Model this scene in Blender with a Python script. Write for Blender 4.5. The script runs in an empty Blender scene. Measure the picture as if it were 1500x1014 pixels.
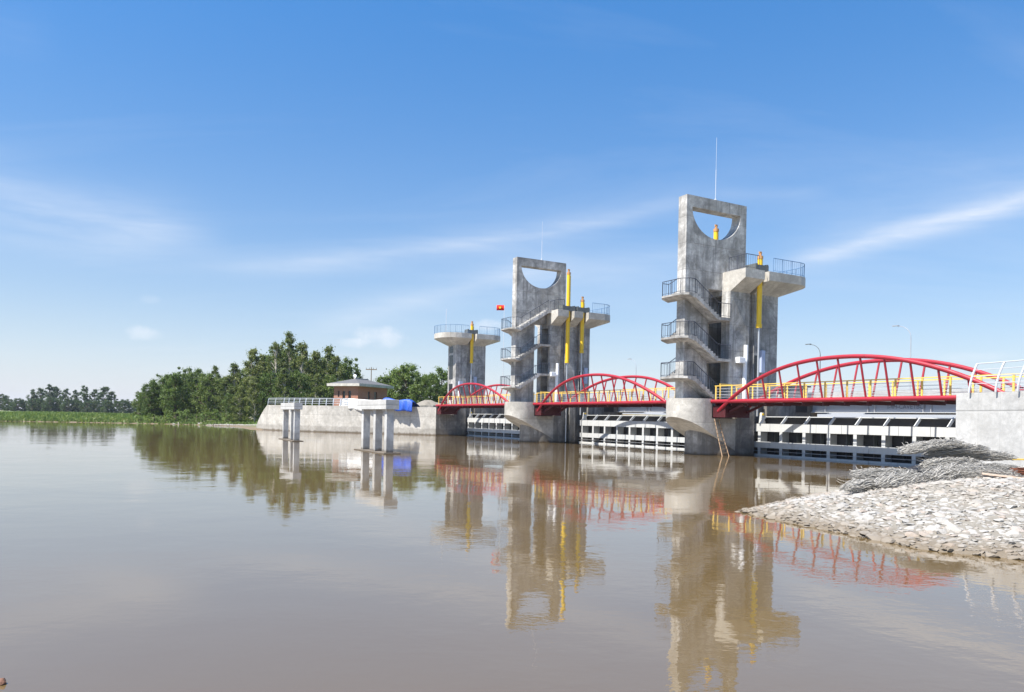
import bpy, bmesh, math, random
import numpy as np
from mathutils import Vector, Matrix, Quaternion

# ------------------------------------------------------------------ frame
# world: camera looks along +Y over a reservoir, water level z = 0.
# dam frame: s = downstream, b = across the river towards the left bank.
BX, BY = -602.0, 1100.0
_n = math.hypot(BX, BY); BX /= _n; BY /= _n
SX, SY = BY, -BX
OX, OY = 12.5, 55.0
ANG = math.atan2(SY, SX)
HC = 2.4
F = 1100.0
EXT = 1600.0        # half size of the modelled world
ROLL = math.atan(0.02)
def W(s, b, z=0.0): return Vector((OX + s*SX + b*BX, OY + s*SY + b*BY, z))
def at(x, y, Y):
    "photo direction (x, y) met at distance Y"
    dx, dy = x-750.0, y-613.5
    u = dx*math.cos(ROLL)+dy*math.sin(ROLL); v = -dx*math.sin(ROLL)+dy*math.cos(ROLL)
    return Vector((Y*u/F, Y, HC-Y*v/F))

sc = bpy.context.scene
COL = sc.collection

# ------------------------------------------------------------------ camera
cam = bpy.data.cameras.new('camera'); cam_o = bpy.data.objects.new('camera', cam); COL.objects.link(cam_o)
cam.sensor_width = 36.0; cam.lens = 36.0*F/1500.0
cam.shift_y = 106.5/1500.0
cam.clip_start = 0.1; cam.clip_end = 9000
cam_o.matrix_world = Matrix.Translation((0, 0, HC)) @ Matrix.Rotation(math.pi/2, 4, 'X') @ Matrix.Rotation(ROLL, 4, 'Z')
sc.camera = cam_o
sc.cycles.max_bounces = 6; sc.cycles.diffuse_bounces = 3; sc.cycles.glossy_bounces = 3; sc.cycles.transmission_bounces = 3

# ------------------------------------------------------------------ light, sky, exposure
SUN_EL = math.radians(58.0)
off = math.radians(-6.0)
hx = -SX*math.cos(off) + BX*math.sin(off); hy = -SY*math.cos(off) + BY*math.sin(off)
sun_dir = Vector((hx*math.cos(SUN_EL), hy*math.cos(SUN_EL), math.sin(SUN_EL)))
sun = bpy.data.lights.new('sun', 'SUN'); sun.energy = 5.0; sun.angle = math.radians(0.53); sun.color = (1.0, 0.95, 0.87)
sun_o = bpy.data.objects.new('sun', sun); COL.objects.link(sun_o)
sun_o.rotation_euler = sun_dir.to_track_quat('Z', 'Y').to_euler(); sun_o.location = (0, 0, 60)
sc.view_settings.view_transform = 'Standard'; sc.view_settings.look = 'None'
sc.view_settings.exposure = 1.06; sc.view_settings.gamma = 1.0
sc.view_settings.use_curve_mapping = False

world = bpy.data.worlds.new('World'); sc.world = world; world.use_nodes = True
class NT:
    def __init__(self, nt): self.nt = nt
    def n(self, t, **kw):
        nd = self.nt.nodes.new(t)
        for k, v in kw.items():
            if k.startswith('i_'):
                key = k[2:]; key = int(key) if key.isdigit() else key.replace('_', ' ')
                self.set(nd.inputs[key], v)
            else: setattr(nd, k, v)
        return nd
    def set(self, sock, v):
        if isinstance(v, bpy.types.NodeSocket): self.nt.links.new(v, sock)
        elif isinstance(v, bpy.types.Node): self.nt.links.new(v.outputs[0], sock)
        else: sock.default_value = v
    def m(self, op, a, b=None, c=None, clamp=False):
        nd = self.nt.nodes.new('ShaderNodeMath'); nd.operation = op; nd.use_clamp = clamp
        for i, v in enumerate((a, b, c)):
            if v is not None: self.set(nd.inputs[i], v)
        return nd.outputs[0]
    def noise(self, vec, scale, detail=4, rough=0.55, dist=0.0):
        nd = self.nt.nodes.new('ShaderNodeTexNoise')
        if vec is not None: self.set(nd.inputs['Vector'], vec)
        nd.inputs['Scale'].default_value = scale; nd.inputs['Detail'].default_value = detail
        nd.inputs['Roughness'].default_value = rough; nd.inputs['Distortion'].default_value = dist
        return nd.outputs['Fac']
    def ramp(self, fac, stops):
        nd = self.nt.nodes.new('ShaderNodeValToRGB'); self.set(nd.inputs[0], fac)
        els = nd.color_ramp.elements
        while len(els) < len(stops): els.new(0.5)
        for e, (p, c) in zip(els, stops):
            e.position = p; e.color = c if len(c) == 4 else (*c, 1)
        return nd.outputs[0]
    def maprange(self, v, a, b, c=0.0, d=1.0, smooth=False):
        nd = self.nt.nodes.new('ShaderNodeMapRange'); nd.interpolation_type = 'SMOOTHSTEP' if smooth else 'LINEAR'
        self.set(nd.inputs[0], v)
        for i, q in enumerate((a, b, c, d)): nd.inputs[i+1].default_value = q
        return nd.outputs[0]
    def mix(self, fac, a, b, blend='MIX'):
        nd = self.nt.nodes.new('ShaderNodeMix'); nd.data_type = 'RGBA'; nd.blend_type = blend
        self.set(nd.inputs[0], fac); self.set(nd.inputs[6], a); self.set(nd.inputs[7], b)
        return nd.outputs[2]
    def scale(self, vec, sx, sy, sz):
        nd = self.nt.nodes.new('ShaderNodeVectorMath'); nd.operation = 'MULTIPLY'
        self.set(nd.inputs[0], vec); nd.inputs[1].default_value = (sx, sy, sz)
        return nd.outputs[0]

def build_world():
    g = NT(world.node_tree); g.nt.nodes.clear()
    out = g.n('ShaderNodeOutputWorld'); bg = g.n('ShaderNodeBackground'); g.nt.links.new(bg.outputs[0], out.inputs[0])
    sky = g.n('ShaderNodeTexSky'); sky.sky_type = 'NISHITA'; sky.sun_disc = False
    sky.sun_elevation = SUN_EL; sky.sun_rotation = math.atan2(hx, hy)
    sky.air_density = 1.0; sky.dust_density = 0.25; sky.ozone_density = 3.0; sky.altitude = 0
    tc = g.n('ShaderNodeTexCoord'); d = tc.outputs['Generated']
    sep = g.n('ShaderNodeSeparateXYZ'); g.set(sep.inputs[0], d)
    az = g.m('ARCTAN2', sep.outputs[0], sep.outputs[1]); el = g.m('ARCSINE', sep.outputs[2])
    comb = g.n('ShaderNodeCombineXYZ'); g.set(comb.inputs[0], az); g.set(comb.inputs[1], el)
    ae = comb.outputs[0]
    # hazy pale air low over the horizon, part of the sky itself
    col = g.n('ShaderNodeHueSaturation'); col.inputs['Saturation'].default_value = 1.33; g.set(col.inputs['Value'], g.maprange(el, 0.0, 0.55, 0.70, 1.32))
    g.set(col.inputs['Color'], sky.outputs[0])
    lowair = g.m('EXPONENT', g.m('MULTIPLY', g.m('MAXIMUM', el, 0.0), -6.5))
    base = g.mix(g.m('MULTIPLY', lowair, .85), col.outputs[0], (4.75, 4.95, 5.75, 1))
    wob = g.noise(ae, 3.0, 5, 0.6)
    fib_v = g.n('ShaderNodeMapping'); g.set(fib_v.inputs[0], ae)
    fib_v.inputs['Rotation'].default_value = (0, 0, math.radians(-17)); fib_v.inputs['Scale'].default_value = (2.2, 17.0, 1)
    fib = g.noise(fib_v.outputs[0], 2.2, 7, 0.62, 0.35)
    total = None
    def px(x, y):
        p = at(x, y, 1.0); p.z -= HC
        return math.atan2(p.x, p.y), math.asin(p.z/p.length)
    def streak(p0, p1, w, amp, bend=0.0, lo=0.30, hi=0.75):
        nonlocal total
        a0, e0 = px(*p0); a1, e1 = px(*p1)
        L = math.hypot(a1-a0, e1-e0); tx, ty = (a1-a0)/L, (e1-e0)/L
        da = g.m('SUBTRACT', az, a0); de = g.m('SUBTRACT', el, e0)
        t = g.m('DIVIDE', g.m('ADD', g.m('MULTIPLY', da, tx), g.m('MULTIPLY', de, ty)), L)
        nn = g.m('ADD', g.m('MULTIPLY', da, -ty), g.m('MULTIPLY', de, tx))
        if bend:
            q = g.m('MULTIPLY', g.m('MULTIPLY', t, g.m('SUBTRACT', 1.0, t)), bend); nn = g.m('SUBTRACT', nn, q)
        nn = g.m('ADD', nn, g.m('MULTIPLY', g.m('SUBTRACT', wob, 0.5), w*1.6))
        gs = g.m('EXPONENT', g.m('MULTIPLY', g.m('POWER', g.m('ABSOLUTE', g.m('DIVIDE', nn, w)), 1.6), -1.0))
        ends = g.m('MULTIPLY', g.maprange(t, 0, 0.3, 0, 1, True), g.maprange(t, 0.75, 1.05, 1, 0, True))
        tex = g.maprange(fib, lo, hi, 0.25, 1.0)
        r = g.m('MULTIPLY', g.m('MULTIPLY', gs, ends), g.m('MULTIPLY', tex, amp))
        total = r if total is None else g.m('ADD', total, r)
    streak((1110, 396), (1660, 246), 0.0115, 0.95, 0.0, 0.30, 0.66)
    streak((1100, 372), (1640, 225), 0.045, 0.20)
    streak((1020, 284), (1230, 280), 0.008, 0.20)
    streak((200, 392), (1060, 282), 0.013, 0.55, -0.03)
    streak((410, 486), (850, 380), 0.019, 0.46)
    streak((700, 410), (1080, 375), 0.022, 0.22)
    streak((-260, 235), (330, 345), 0.030, 0.50)
    streak((-150, 330), (260, 360), 0.022, 0.18)
    streak((-200, 10), (90, 60), 0.02, 0.10)
    # thin cirrus veil over the whole dome
    pv = g.n('ShaderNodeCombineXYZ'); dz = g.m('ADD', g.m('MAXIMUM', sep.outputs[2], 0.0), 0.18)
    g.set(pv.inputs[0], g.m('DIVIDE', sep.outputs[0], dz)); g.set(pv.inputs[1], g.m('DIVIDE', sep.outputs[1], dz))
    mp = g.n('ShaderNodeMapping'); g.set(mp.inputs[0], pv.outputs[0]); mp.inputs['Scale'].default_value = (0.35, 1.1, 1); mp.inputs['Rotation'].default_value = (0, 0, 0.5)
    veil = g.maprange(g.noise(mp.outputs[0], 1.3, 7, 0.6, 0.6), 0.48, 0.85, 0, 0.22)
    total = g.m('ADD', total, veil)
    # small fair-weather clouds low over the left bank
    pn = g.noise(ae, 46, 6, 0.62)
    for (x, y, wx, wy, amp) in ((557, 494, .036, .015, .62), (520, 503, .028, .007, .35), (212, 488, .021, .010, .52), (716, 476, .024, .008, .55), (220, 439, .012, .006, .18), (1420, 523, .05, .006, .25)):
        a, e = px(x, y)
        q = g.m('ADD', g.m('POWER', g.m('ABSOLUTE', g.m('DIVIDE', g.m('SUBTRACT', az, a), wx)), 2.0), g.m('POWER', g.m('ABSOLUTE', g.m('DIVIDE', g.m('SUBTRACT', el, e), wy)), 2.0))
        q = g.m('ADD', q, g.m('MULTIPLY', g.m('SUBTRACT', pn, 0.5), 2.6))
        total = g.m('ADD', total, g.m('MULTIPLY', g.maprange(q, 1.3, -.5, 0, 1, True), amp))
    total = g.m('MINIMUM', g.m('MULTIPLY', total, 0.78), 0.8)
    cl = g.mix(total, base, (5.9, 6.1, 6.5, 1))
    g.set(bg.inputs[0], cl); bg.inputs[1].default_value = 0.081
build_world()
world.cycles.sampling_method = 'MANUAL'; world.cycles.sample_map_resolution = 256

# ------------------------------------------------------------------ materials
M = {}
def newmat(name):
    m = bpy.data.materials.new(name); m.use_nodes = True
    g = NT(m.node_tree); b = m.node_tree.nodes['Principled BSDF']; M[name] = m
    return g, b
def pos(g): return g.n('ShaderNodeNewGeometry').outputs['Position']
def bump(g, b, h, strength, dist):
    bp = g.n('ShaderNodeBump'); bp.inputs['Strength'].default_value = strength; bp.inputs['Distance'].default_value = dist
    g.set(bp.inputs['Height'], h); g.set(b.inputs['Normal'], bp.outputs[0])

def concrete(name, lo, mid, hi, stain=0.55, wet=True, lift=1.95, streaks=0.5):
    g, b = newmat(name); p = pos(g)
    sp = g.n('ShaderNodeSeparateXYZ'); g.set(sp.inputs[0], p); z = sp.outputs[2]
    big = g.noise(p, 0.62, 9, 0.70, 0.5); fine = g.noise(p, 3.6, 7, 0.72); speck = g.noise(p, 26, 3, 0.6)
    col = g.ramp(big, [(0.30, tuple(c*.80 for c in lo)), (0.42, lo), (0.52, mid), (0.66, hi)])
    col = g.mix(g.maprange(fine, 0.42, 0.66, 0, 0.75), col, tuple(c*0.70 for c in mid)+(1,))
    st = g.noise(g.scale(p, 2.6, 2.6, 0.16), 1.0, 6, 0.65)
    stm = g.maprange(st, 0.48, 0.66, 0, streaks)
    col = g.mix(stm, col, tuple(c*stain for c in mid)+(1,))
    br_ = g.noise(g.scale(p, 1.2, 1.2, .45), .8, 7, .7)
    col = g.mix(g.maprange(br_, .52, .74, 0, streaks*.7), col, (mid[0]*.62, mid[1]*.56, mid[2]*.46, 1))
    # casting lifts: hairline dark joints and a slight change of tone between pours
    zz = g.m('DIVIDE', z, lift); fr = g.m('FRACT', zz); fl = g.m('FLOOR', zz)
    joint = g.maprange(g.m('ABSOLUTE', g.m('SUBTRACT', fr, 0.5)), 0.484, 0.496, 0, 0.45)
    wn = g.n('ShaderNodeTexWhiteNoise'); wn.noise_dimensions = '1D'; g.set(wn.inputs['W'], fl)
    tone = g.maprange(wn.outputs['Value'], 0, 1, 0.90, 1.06)
    col = g.mix(1.0, col, g.n('ShaderNodeCombineColor', i_0=tone, i_1=tone, i_2=tone).outputs[0], 'MULTIPLY')
    hc_ = g.m('ADD', g.m('MULTIPLY', sp.outputs[0], SX+BX), g.m('MULTIPLY', sp.outputs[1], SY+BY)); hp = g.m('FRACT', g.m('DIVIDE', hc_, 1.24))
    vj = g.maprange(g.m('ABSOLUTE', g.m('SUBTRACT', hp, 0.5)), 0.482, 0.495, 0, 0.22)
    col = g.mix(vj, col, tuple(c*0.5 for c in lo)+(1,))
    col = g.mix(joint, col, tuple(c*0.5 for c in lo)+(1,))
    col = g.mix(g.maprange(speck, 0.62, 0.75, 0, 0.4), col, tuple(c*0.55 for c in lo)+(1,))
    if wet:
        edge = g.m('ADD', z, g.m('MULTIPLY', g.m('SUBTRACT', g.noise(g.scale(p, 1, 1, 0.2), 2.0, 4), 0.5), 0.5))
        band = g.maprange(edge, 0.75, 0.95, 0.38, 0.0); wetb = g.maprange(edge, 0.08, 0.26, 0.75, 0.0)
        col = g.mix(band, col, (0.13, 0.115, 0.095, 1)); col = g.mix(wetb, col, (0.085, 0.06, 0.035, 1))
    g.set(b.inputs['Base Color'], col); b.inputs['Roughness'].default_value = 0.88
    b.inputs['Specular IOR Level'].default_value = 0.3
    bump(g, b, g.m('ADD', g.m('MULTIPLY', fine, 1.0), g.m('MULTIPLY', joint, -1.2)), 0.5, 0.03)
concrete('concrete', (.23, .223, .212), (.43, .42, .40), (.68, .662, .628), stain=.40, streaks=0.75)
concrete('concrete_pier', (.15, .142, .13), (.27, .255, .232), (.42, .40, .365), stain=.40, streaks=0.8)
concrete('concrete_pale', (.36, .342, .305), (.475, .452, .408), (.58, .555, .505), stain=0.72, lift=2.4, streaks=0.35)
concrete('concrete_white', (.40, .396, .382), (.47, .466, .45), (.53, .525, .51), stain=0.85, lift=3.1, streaks=0.25)

def paint(name, col, rough=0.42, dirt=(.2, .18, .15), amt=0.35, spec=0.5, metal=0.0):
    g, b = newmat(name); p = pos(g)
    n1 = g.noise(p, 1.6, 6, 0.65); n2 = g.noise(g.scale(p, 5, 5, 0.5), 1.5, 5, 0.6)
    c = g.mix(g.maprange(n1, 0.45, 0.8, 0, amt), (*col, 1), tuple(0.72*a for a in col)+(1,))
    c = g.mix(g.maprange(n2, 0.56, 0.78, 0, amt), c, (*dirt, 1))
    g.set(b.inputs['Base Color'], c)
    g.set(b.inputs['Roughness'], g.maprange(n1, 0.3, 0.7, rough-0.08, rough+0.15)); b.inputs['Specular IOR Level'].default_value = spec
    b.inputs['Metallic'].default_value = metal
paint('red_paint', (.31, .010, .024), 0.5, (.12, .02, .02), 0.6)
paint('shaded_red_paint', (.060, .005, .008), 0.6, (.03, .01, .01))  # red with the shade under the deck put into the colour
paint('yellow_paint', (.70, .47, .10), 0.5, (.42, .30, .12), 0.5)
paint('cylinder_yellow', (.78, .50, .02), 0.38, (.35, .24, .05), 0.3)
paint('orange_paint', (.50, .26, .10), 0.5, (.3, .15, .08))
paint('gate_white', (.50, .51, .505), 0.5, (.36, .33, .28), 0.45)
paint('girder_grey', (.46, .47, .50), 0.5, (.28, .26, .24), 0.3)
paint('painted_shade', (.030, .030, .033), 0.6, (.07, .05, .035), 0.6)  # near-black that stands in for shade inside gate, shaft and pier openings
paint('rail_dark', (.045, .052, .075), 0.45, (.08, .07, .06), 0.3)
paint('rail_blue', (.10, .20, .36), 0.45, (.10, .12, .15), 0.3)
paint('steel', (.52, .54, .56), 0.38, (.35, .34, .33), 0.3, 0.5, 0.6)
paint('pale_metal', (.62, .64, .66), 0.4, (.5, .5, .5), 0.25, 0.5, 0.2)
paint('plastic_white', (.76, .77, .77), 0.45, (.55, .53, .5), 0.25)
paint('machine_grey', (.11, .12, .12), 0.5, (.2, .19, .17), 0.4)
paint('pale_blue_panel', (.40, .46, .60), 0.4, (.3, .33, .4), 0.3)
paint('roof_grey', (.12, .12, .125), 0.8, (.12, .12, .12), 0.5, 0.2)
paint('rust', (.13, .05, .03), 0.85, (.22, .10, .05), 0.6, 0.2)
paint('timber', (.44, .30, .19), 0.8, (.22, .15, .10), 0.5, 0.2)
paint('old_timber', (.20, .15, .10), 0.85, (.10, .08, .06), 0.5, 0.2)
paint('pale_plank', (.60, .46, .36), 0.8, (.35, .26, .2), 0.4, 0.2)
paint('flag_red', (.62, .03, .02), 0.8, (.5, .03, .02), 0.2, 0.1)
paint('star_yellow', (.85, .62, .04), 0.8, (.8, .55, .05), 0.2, 0.1)
paint('glass_dark', (.02, .022, .025), 0.15, (.04, .04, .04), 0.3)
paint('wire', (.36, .345, .315), 0.6, (.20, .18, .155), 0.4, 0.4, 0.0)
paint('black_sheet_and_gap', (.018, .018, .022), 0.5, (.06, .055, .05), 0.4)
paint('ink', (.16, .16, .18), 0.7, (.2, .2, .2), 0.2)

def brick():
    g, b = newmat('brick'); tcn = g.n('ShaderNodeTexCoord'); p = tcn.outputs['Object']
    br = g.n('ShaderNodeTexBrick'); sp = g.n('ShaderNodeSeparateXYZ'); g.set(sp.inputs[0], p)
    cb = g.n('ShaderNodeCombineXYZ'); g.set(cb.inputs[0], g.m('ADD', sp.outputs[0], sp.outputs[1])); g.set(cb.inputs[1], sp.outputs[2])
    g.set(br.inputs['Vector'], cb.outputs[0]); br.inputs['Scale'].default_value = 1.0
    br.inputs['Brick Width'].default_value = 0.22; br.inputs['Row Height'].default_value = 0.09; br.inputs['Mortar Size'].default_value = 0.012
    br.inputs['Color1'].default_value = (.36, .13, .082, 1); br.inputs['Color2'].default_value = (.28, .095, .062, 1); br.inputs['Mortar'].default_value = (.32, .22, .17, 1)
    n = g.noise(p, 0.9, 5)
    c = g.mix(g.maprange(n, 0.45, 0.75, 0, 0.35), br.outputs[0], (.38, .26, .20, 1))
    g.set(b.inputs['Base Color'], c); b.inputs['Roughness'].default_value = 0.9
brick()

def tarp(name, col):
    g, b = newmat(name); p = pos(g); n = g.noise(p, 3.0, 5)
    g.set(b.inputs['Base Color'], g.mix(g.maprange(n, .4, .7, 0, .4), (*col, 1), tuple(.75*c for c in col)+(1,)))
    b.inputs['Roughness'].default_value = 0.55; bump(g, b, g.noise(p, 6, 4), 0.5, 0.08)
tarp('tarp_white', (.74, .73, .70)); tarp('tarp_blue', (.012, .075, .42))

def stone():
    g, b = newmat('stone'); oi = g.n('ShaderNodeObjectInfo'); p = pos(g)
    isl = g.n('ShaderNodeNewGeometry').outputs['Random Per Island']
    rnd = g.m('FRACT', g.m('ADD', oi.outputs['Random'], isl))
    c = g.ramp(rnd, [(0.0, (.27, .262, .245)), (0.3, (.34, .33, .31)), (0.55, (.40, .388, .365)), (0.8, (.36, .335, .30)), (0.92, (.37, .295, .24)), (1.0, (.30, .297, .29))])
    n = g.noise(p, 9, 6, 0.65); n2 = g.noise(p, 40, 4, .6)
    c = g.mix(g.maprange(n, .35, .7, .5, 0), c, (.22, .205, .185, 1))
    c = g.mix(g.maprange(n2, .5, .75, 0, .45), c, (.44, .43, .41, 1))
    sp = g.n('ShaderNodeSeparateXYZ'); g.set(sp.inputs[0], p)
    wl_ = g.m('ADD', sp.outputs[2], g.m('MULTIPLY', g.m('SUBTRACT', g.noise(p, 1.3, 4), .5), .22))
    c = g.mix(g.maprange(wl_, .07, .24, .72, 0), c, (.15, .115, .075, 1))
    mud = g.noise(p, .55, 6, .65); c = g.mix(g.maprange(mud, .48, .68, 0, .65), c, (.25, .215, .17, 1))
    g.set(b.inputs['Base Color'], c); b.inputs['Roughness'].default_value = .9
    bump(g, b, g.m('ADD', n, g.m('MULTIPLY', n2, .5)), .7, .03)
stone()

def earth():
    g, b = newmat('earth'); p = pos(g); sp = g.n('ShaderNodeSeparateXYZ'); g.set(sp.inputs[0], p)
    n = g.noise(g.scale(p, .5, 1, 1), .05, 6, .6, .5); n2 = g.noise(p, .8, 6, .6); n3 = g.noise(p, 6, 5, .6)
    grass = g.ramp(n2, [(.3, (.055, .10, .022)), (.55, (.095, .165, .035)), (.75, (.16, .20, .06))])
    soil = g.ramp(n2, [(.3, (.20, .14, .09)), (.7, (.36, .28, .20))])
    c = g.mix(g.maprange(n, .50, .60, 0, .85), grass, soil)
    shore = g.maprange(g.m('ADD', sp.outputs[2], g.m('MULTIPLY', g.m('SUBTRACT', n2, .5), .5)), .10, .35, 1, 0)
    c = g.mix(shore, c, (.17, .125, .08, 1))
    c = g.mix(g.maprange(n3, .4, .7, 0, .3), c, (.05, .05, .03, 1))
    g.set(b.inputs['Base Color'], c); b.inputs['Roughness'].default_value = .95
    bump(g, b, n3, .8, .1)
earth()
def dirt():
    g, b = newmat('dirt'); p = pos(g); n = g.noise(p, 3, 6, .65); n2 = g.noise(p, 22, 5, .6)
    c = g.ramp(n, [(.3, (.17, .155, .13)), (.6, (.24, .222, .19)), (.8, (.30, .28, .245))])
    c = g.mix(g.maprange(n2, .4, .7, 0, .4), c, (.2, .17, .13, 1))
    sp = g.n('ShaderNodeSeparateXYZ'); g.set(sp.inputs[0], p); wl_ = g.m('ADD', sp.outputs[2], g.m('MULTIPLY', g.m('SUBTRACT', g.noise(p, 1.3, 4), .5), .22))
    c = g.mix(g.maprange(wl_, .07, .24, .72, 0), c, (.15, .115, .075, 1))
    g.set(b.inputs['Base Color'], c); b.inputs['Roughness'].default_value = .95; bump(g, b, n2, .8, .05)
dirt()
def clod():
    g, b = newmat('clod'); p = pos(g); n = g.noise(p, 12, 6, .65)
    g.set(b.inputs['Base Color'], g.ramp(n, [(.3, (.06, .03, .02)), (.6, (.20, .10, .065)), (.8, (.34, .24, .17))]))
    b.inputs['Roughness'].default_value = .9; bump(g, b, n, .8, .03)
clod()

def leaf(name, cols, trans=(.14, .22, .03)):
    g, b = newmat(name); nt = g.nt
    geo = g.n('ShaderNodeNewGeometry'); oi = g.n('ShaderNodeObjectInfo')
    r = g.m('FRACT', g.m('ADD', geo.outputs['Random Per Island'], 0.0))
    n = g.noise(geo.outputs['Position'], .45, 3)
    f = g.m('ADD', g.m('MULTIPLY', r, .45), g.m('ADD', g.m('MULTIPLY', n, .45), g.m('MULTIPLY', oi.outputs['Random'], .28)))
    c = g.ramp(f, [(.2, cols[0]), (.55, cols[1]), (.9, cols[2])])
    g.set(b.inputs['Base Color'], c); b.inputs['Roughness'].default_value = .55; b.inputs['Specular IOR Level'].default_value = .35
    tr = g.n('ShaderNodeBsdfTranslucent'); g.set(tr.inputs[0], g.mix(.6, c, (*trans, 1)))
    mx = g.n('ShaderNodeMixShader'); mx.inputs[0].default_value = .38
    nt.links.new(b.outputs[0], mx.inputs[1]); nt.links.new(tr.outputs[0], mx.inputs[2])
    nt.links.new(mx.outputs[0], nt.nodes['Material Output'].inputs[0])
leaf('leaf_dark', ((.048, .084, .022), (.096, .148, .036), (.19, .23, .064)))
leaf('leaf_olive', ((.060, .086, .023), (.124, .155, .042), (.235, .245, .080)))
leaf('leaf_bright', ((.050, .090, .022), (.100, .155, .036), (.19, .24, .070)), (.22, .32, .05))
leaf('leaf_far', ((.026, .050, .024), (.046, .080, .034), (.085, .12, .05)))
leaf('grass_blade', ((.065, .11, .025), (.11, .18, .04), (.22, .25, .09)), (.25, .32, .06))
paint('bark_pale', (.52, .48, .42), .9, (.2, .17, .13), .6, .1)
paint('bark_dark', (.14, .11, .085), .9, (.08, .06, .05), .6, .1)

def water():
    g, b = newmat('water'); p = pos(g)
    n0 = g.noise(g.scale(p, 1, 1, 1), .035, 4, .55)
    n0b = g.noise(p, .012, 3, .5)
    c = g.mix(g.maprange(n0, .35, .7, 0, 1), (.120, .081, .034, 1), (.134, .093, .043, 1))
    g.set(b.inputs['Base Color'], c); b.inputs['Roughness'].default_value = .02; b.inputs['IOR'].default_value = 2.2
    w1 = g.noise(g.scale(p, 1.0, 1.0, 1), 1.5, 3, .5, .3); w2 = g.noise(g.scale(p, .8, 1.3, 1), 5.0, 3, .55)
    w3 = g.noise(p, .28, 2, .5)
    gust = g.maprange(g.noise(g.scale(p, .6, 1, 1), .11, 4, .6), .42, .66, .25, 1.0)
    h = g.m('ADD', g.m('MULTIPLY', w1, 1.0), g.m('MULTIPLY', w2, .38)); h = g.m('MULTIPLY', h, gust)
    h = g.m('ADD', h, g.m('MULTIPLY', w3, 2.0))
    bump(g, b, h, 1.0, .0062)
water()

# ------------------------------------------------------------------ mesh helpers
class MB:
    def __init__(self): self.v = []; self.f = []
    def add(self, vs, fs):
        o = len(self.v); self.v += [tuple(a) for a in vs]; self.f += [tuple(i+o for i in q) for q in fs]; return self
    def box(self, x0, x1, y0, y1, z0, z1):
        vs = [(x, y, z) for z in (z0, z1) for y in (y0, y1) for x in (x0, x1)]
        return self.add(vs, [(0, 2, 3, 1), (4, 5, 7, 6), (0, 1, 5, 4), (2, 6, 7, 3), (0, 4, 6, 2), (1, 3, 7, 5)])
    def obox(self, c, ax, ay, az):
        "oriented box: centre and three half-axis vectors"
        c, ax, ay, az = map(Vector, (c, ax, ay, az))
        vs = [c+ax*i+ay*j+az*k for k in (-1, 1) for j in (-1, 1) for i in (-1, 1)]
        return self.add(vs, [(0, 2, 3, 1), (4, 5, 7, 6), (0, 1, 5, 4), (2, 6, 7, 3), (0, 4, 6, 2), (1, 3, 7, 5)])
    def bar(self, p0, p1, w, h, up=(0, 0, 1)):
        p0, p1 = Vector(p0), Vector(p1); d = p1-p0; L = d.length; d.normalize(); up = Vector(up)
        if abs(d.dot(up)) > .98: up = Vector((1, 0, 0))
        sd = d.cross(up).normalized(); u2 = sd.cross(d)
        return self.obox((p0+p1)/2, d*L/2, sd*w/2, u2*h/2)
    def extrude(self, poly, lo, hi, axis='z', skip=(), tofn=None):
        "poly in the two other axes (x,y / x,z / y,z)"
        n = len(poly)
        def P(a, c, t): return {'z': (a, c, t), 'y': (a, t, c), 'x': (t, a, c)}[axis]
        vs = [P(a, c, lo) for a, c in poly] + [P(a, c, hi) for a, c in poly]
        fs = [tuple(range(n-1, -1, -1)), tuple(range(n, 2*n))]
        for i in range(n):
            if i in skip: continue
            j = (i+1) % n; fs.append((i, j, j+n, i+n))
        return self.add(vs, fs)
    def tube(self, pts, r, n=8, cap=True, r1=None):
        pts = [Vector(p) for p in pts]; m = len(pts); rings = []
        ref = None
        for i, p in enumerate(pts):
            d = (pts[min(i+1, m-1)]-pts[max(i-1, 0)]).normalized()
            if ref is None:
                ref = d.orthogonal().normalized()
            ref = (ref - d*ref.dot(d)).normalized(); s2 = d.cross(ref)
            rr = r if r1 is None else r+(r1-r)*i/(m-1)
            rings.append([p+ref*(rr*math.cos(2*math.pi*k/n))+s2*(rr*math.sin(2*math.pi*k/n)) for k in range(n)])
        vs = [q for rg in rings for q in rg]; fs = []
        for i in range(m-1):
            for k in range(n):
                k2 = (k+1) % n; fs.append((i*n+k, i*n+k2, (i+1)*n+k2, (i+1)*n+k))
        if cap: fs += [tuple(range(n-1, -1, -1)), tuple((m-1)*n+k for k in range(n))]
        return self.add(vs, fs)
    def hull(self, pts):
        bm = bmesh.new()
        for p in pts: bm.verts.new(p)
        r = bmesh.ops.convex_hull(bm, input=bm.verts)
        bmesh.ops.delete(bm, geom=[e for e in r['geom_interior'] if isinstance(e, bmesh.types.BMVert)], context='VERTS')
        bmesh.ops.dissolve_limit(bm, angle_limit=.002, verts=bm.verts[:], edges=bm.edges[:])
        bm.verts.index_update(); bm.verts.ensure_lookup_table()
        self.add([v.co[:] for v in bm.verts], [tuple(v.index for v in f.verts) for f in bm.faces]); bm.free(); return self
    def mesh(self, name, mat, smooth=False, fix=True):
        me = bpy.data.meshes.new(name); me.from_pydata(self.v, [], self.f); me.materials.append(M[mat])
        if fix:
            bm = bmesh.new(); bm.from_mesh(me); bmesh.ops.recalc_face_normals(bm, faces=bm.faces[:]); bm.to_mesh(me); bm.free()
        if smooth: me.shade_smooth()
        me.update(); return me
    def build(self, name, mat, parent=None, smooth=False, fix=True, bevel=0.0):
        me = self.mesh(name, mat, smooth, fix); o = bpy.data.objects.new(name, me); COL.objects.link(o); o.parent = parent
        if smooth == 'auto' or bevel:
            pass
        if bevel:
            md = o.modifiers.new('bevel', 'BEVEL'); md.width = bevel; md.segments = 2; md.limit_method = 'ANGLE'; md.angle_limit = math.radians(35)
        return o
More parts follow.
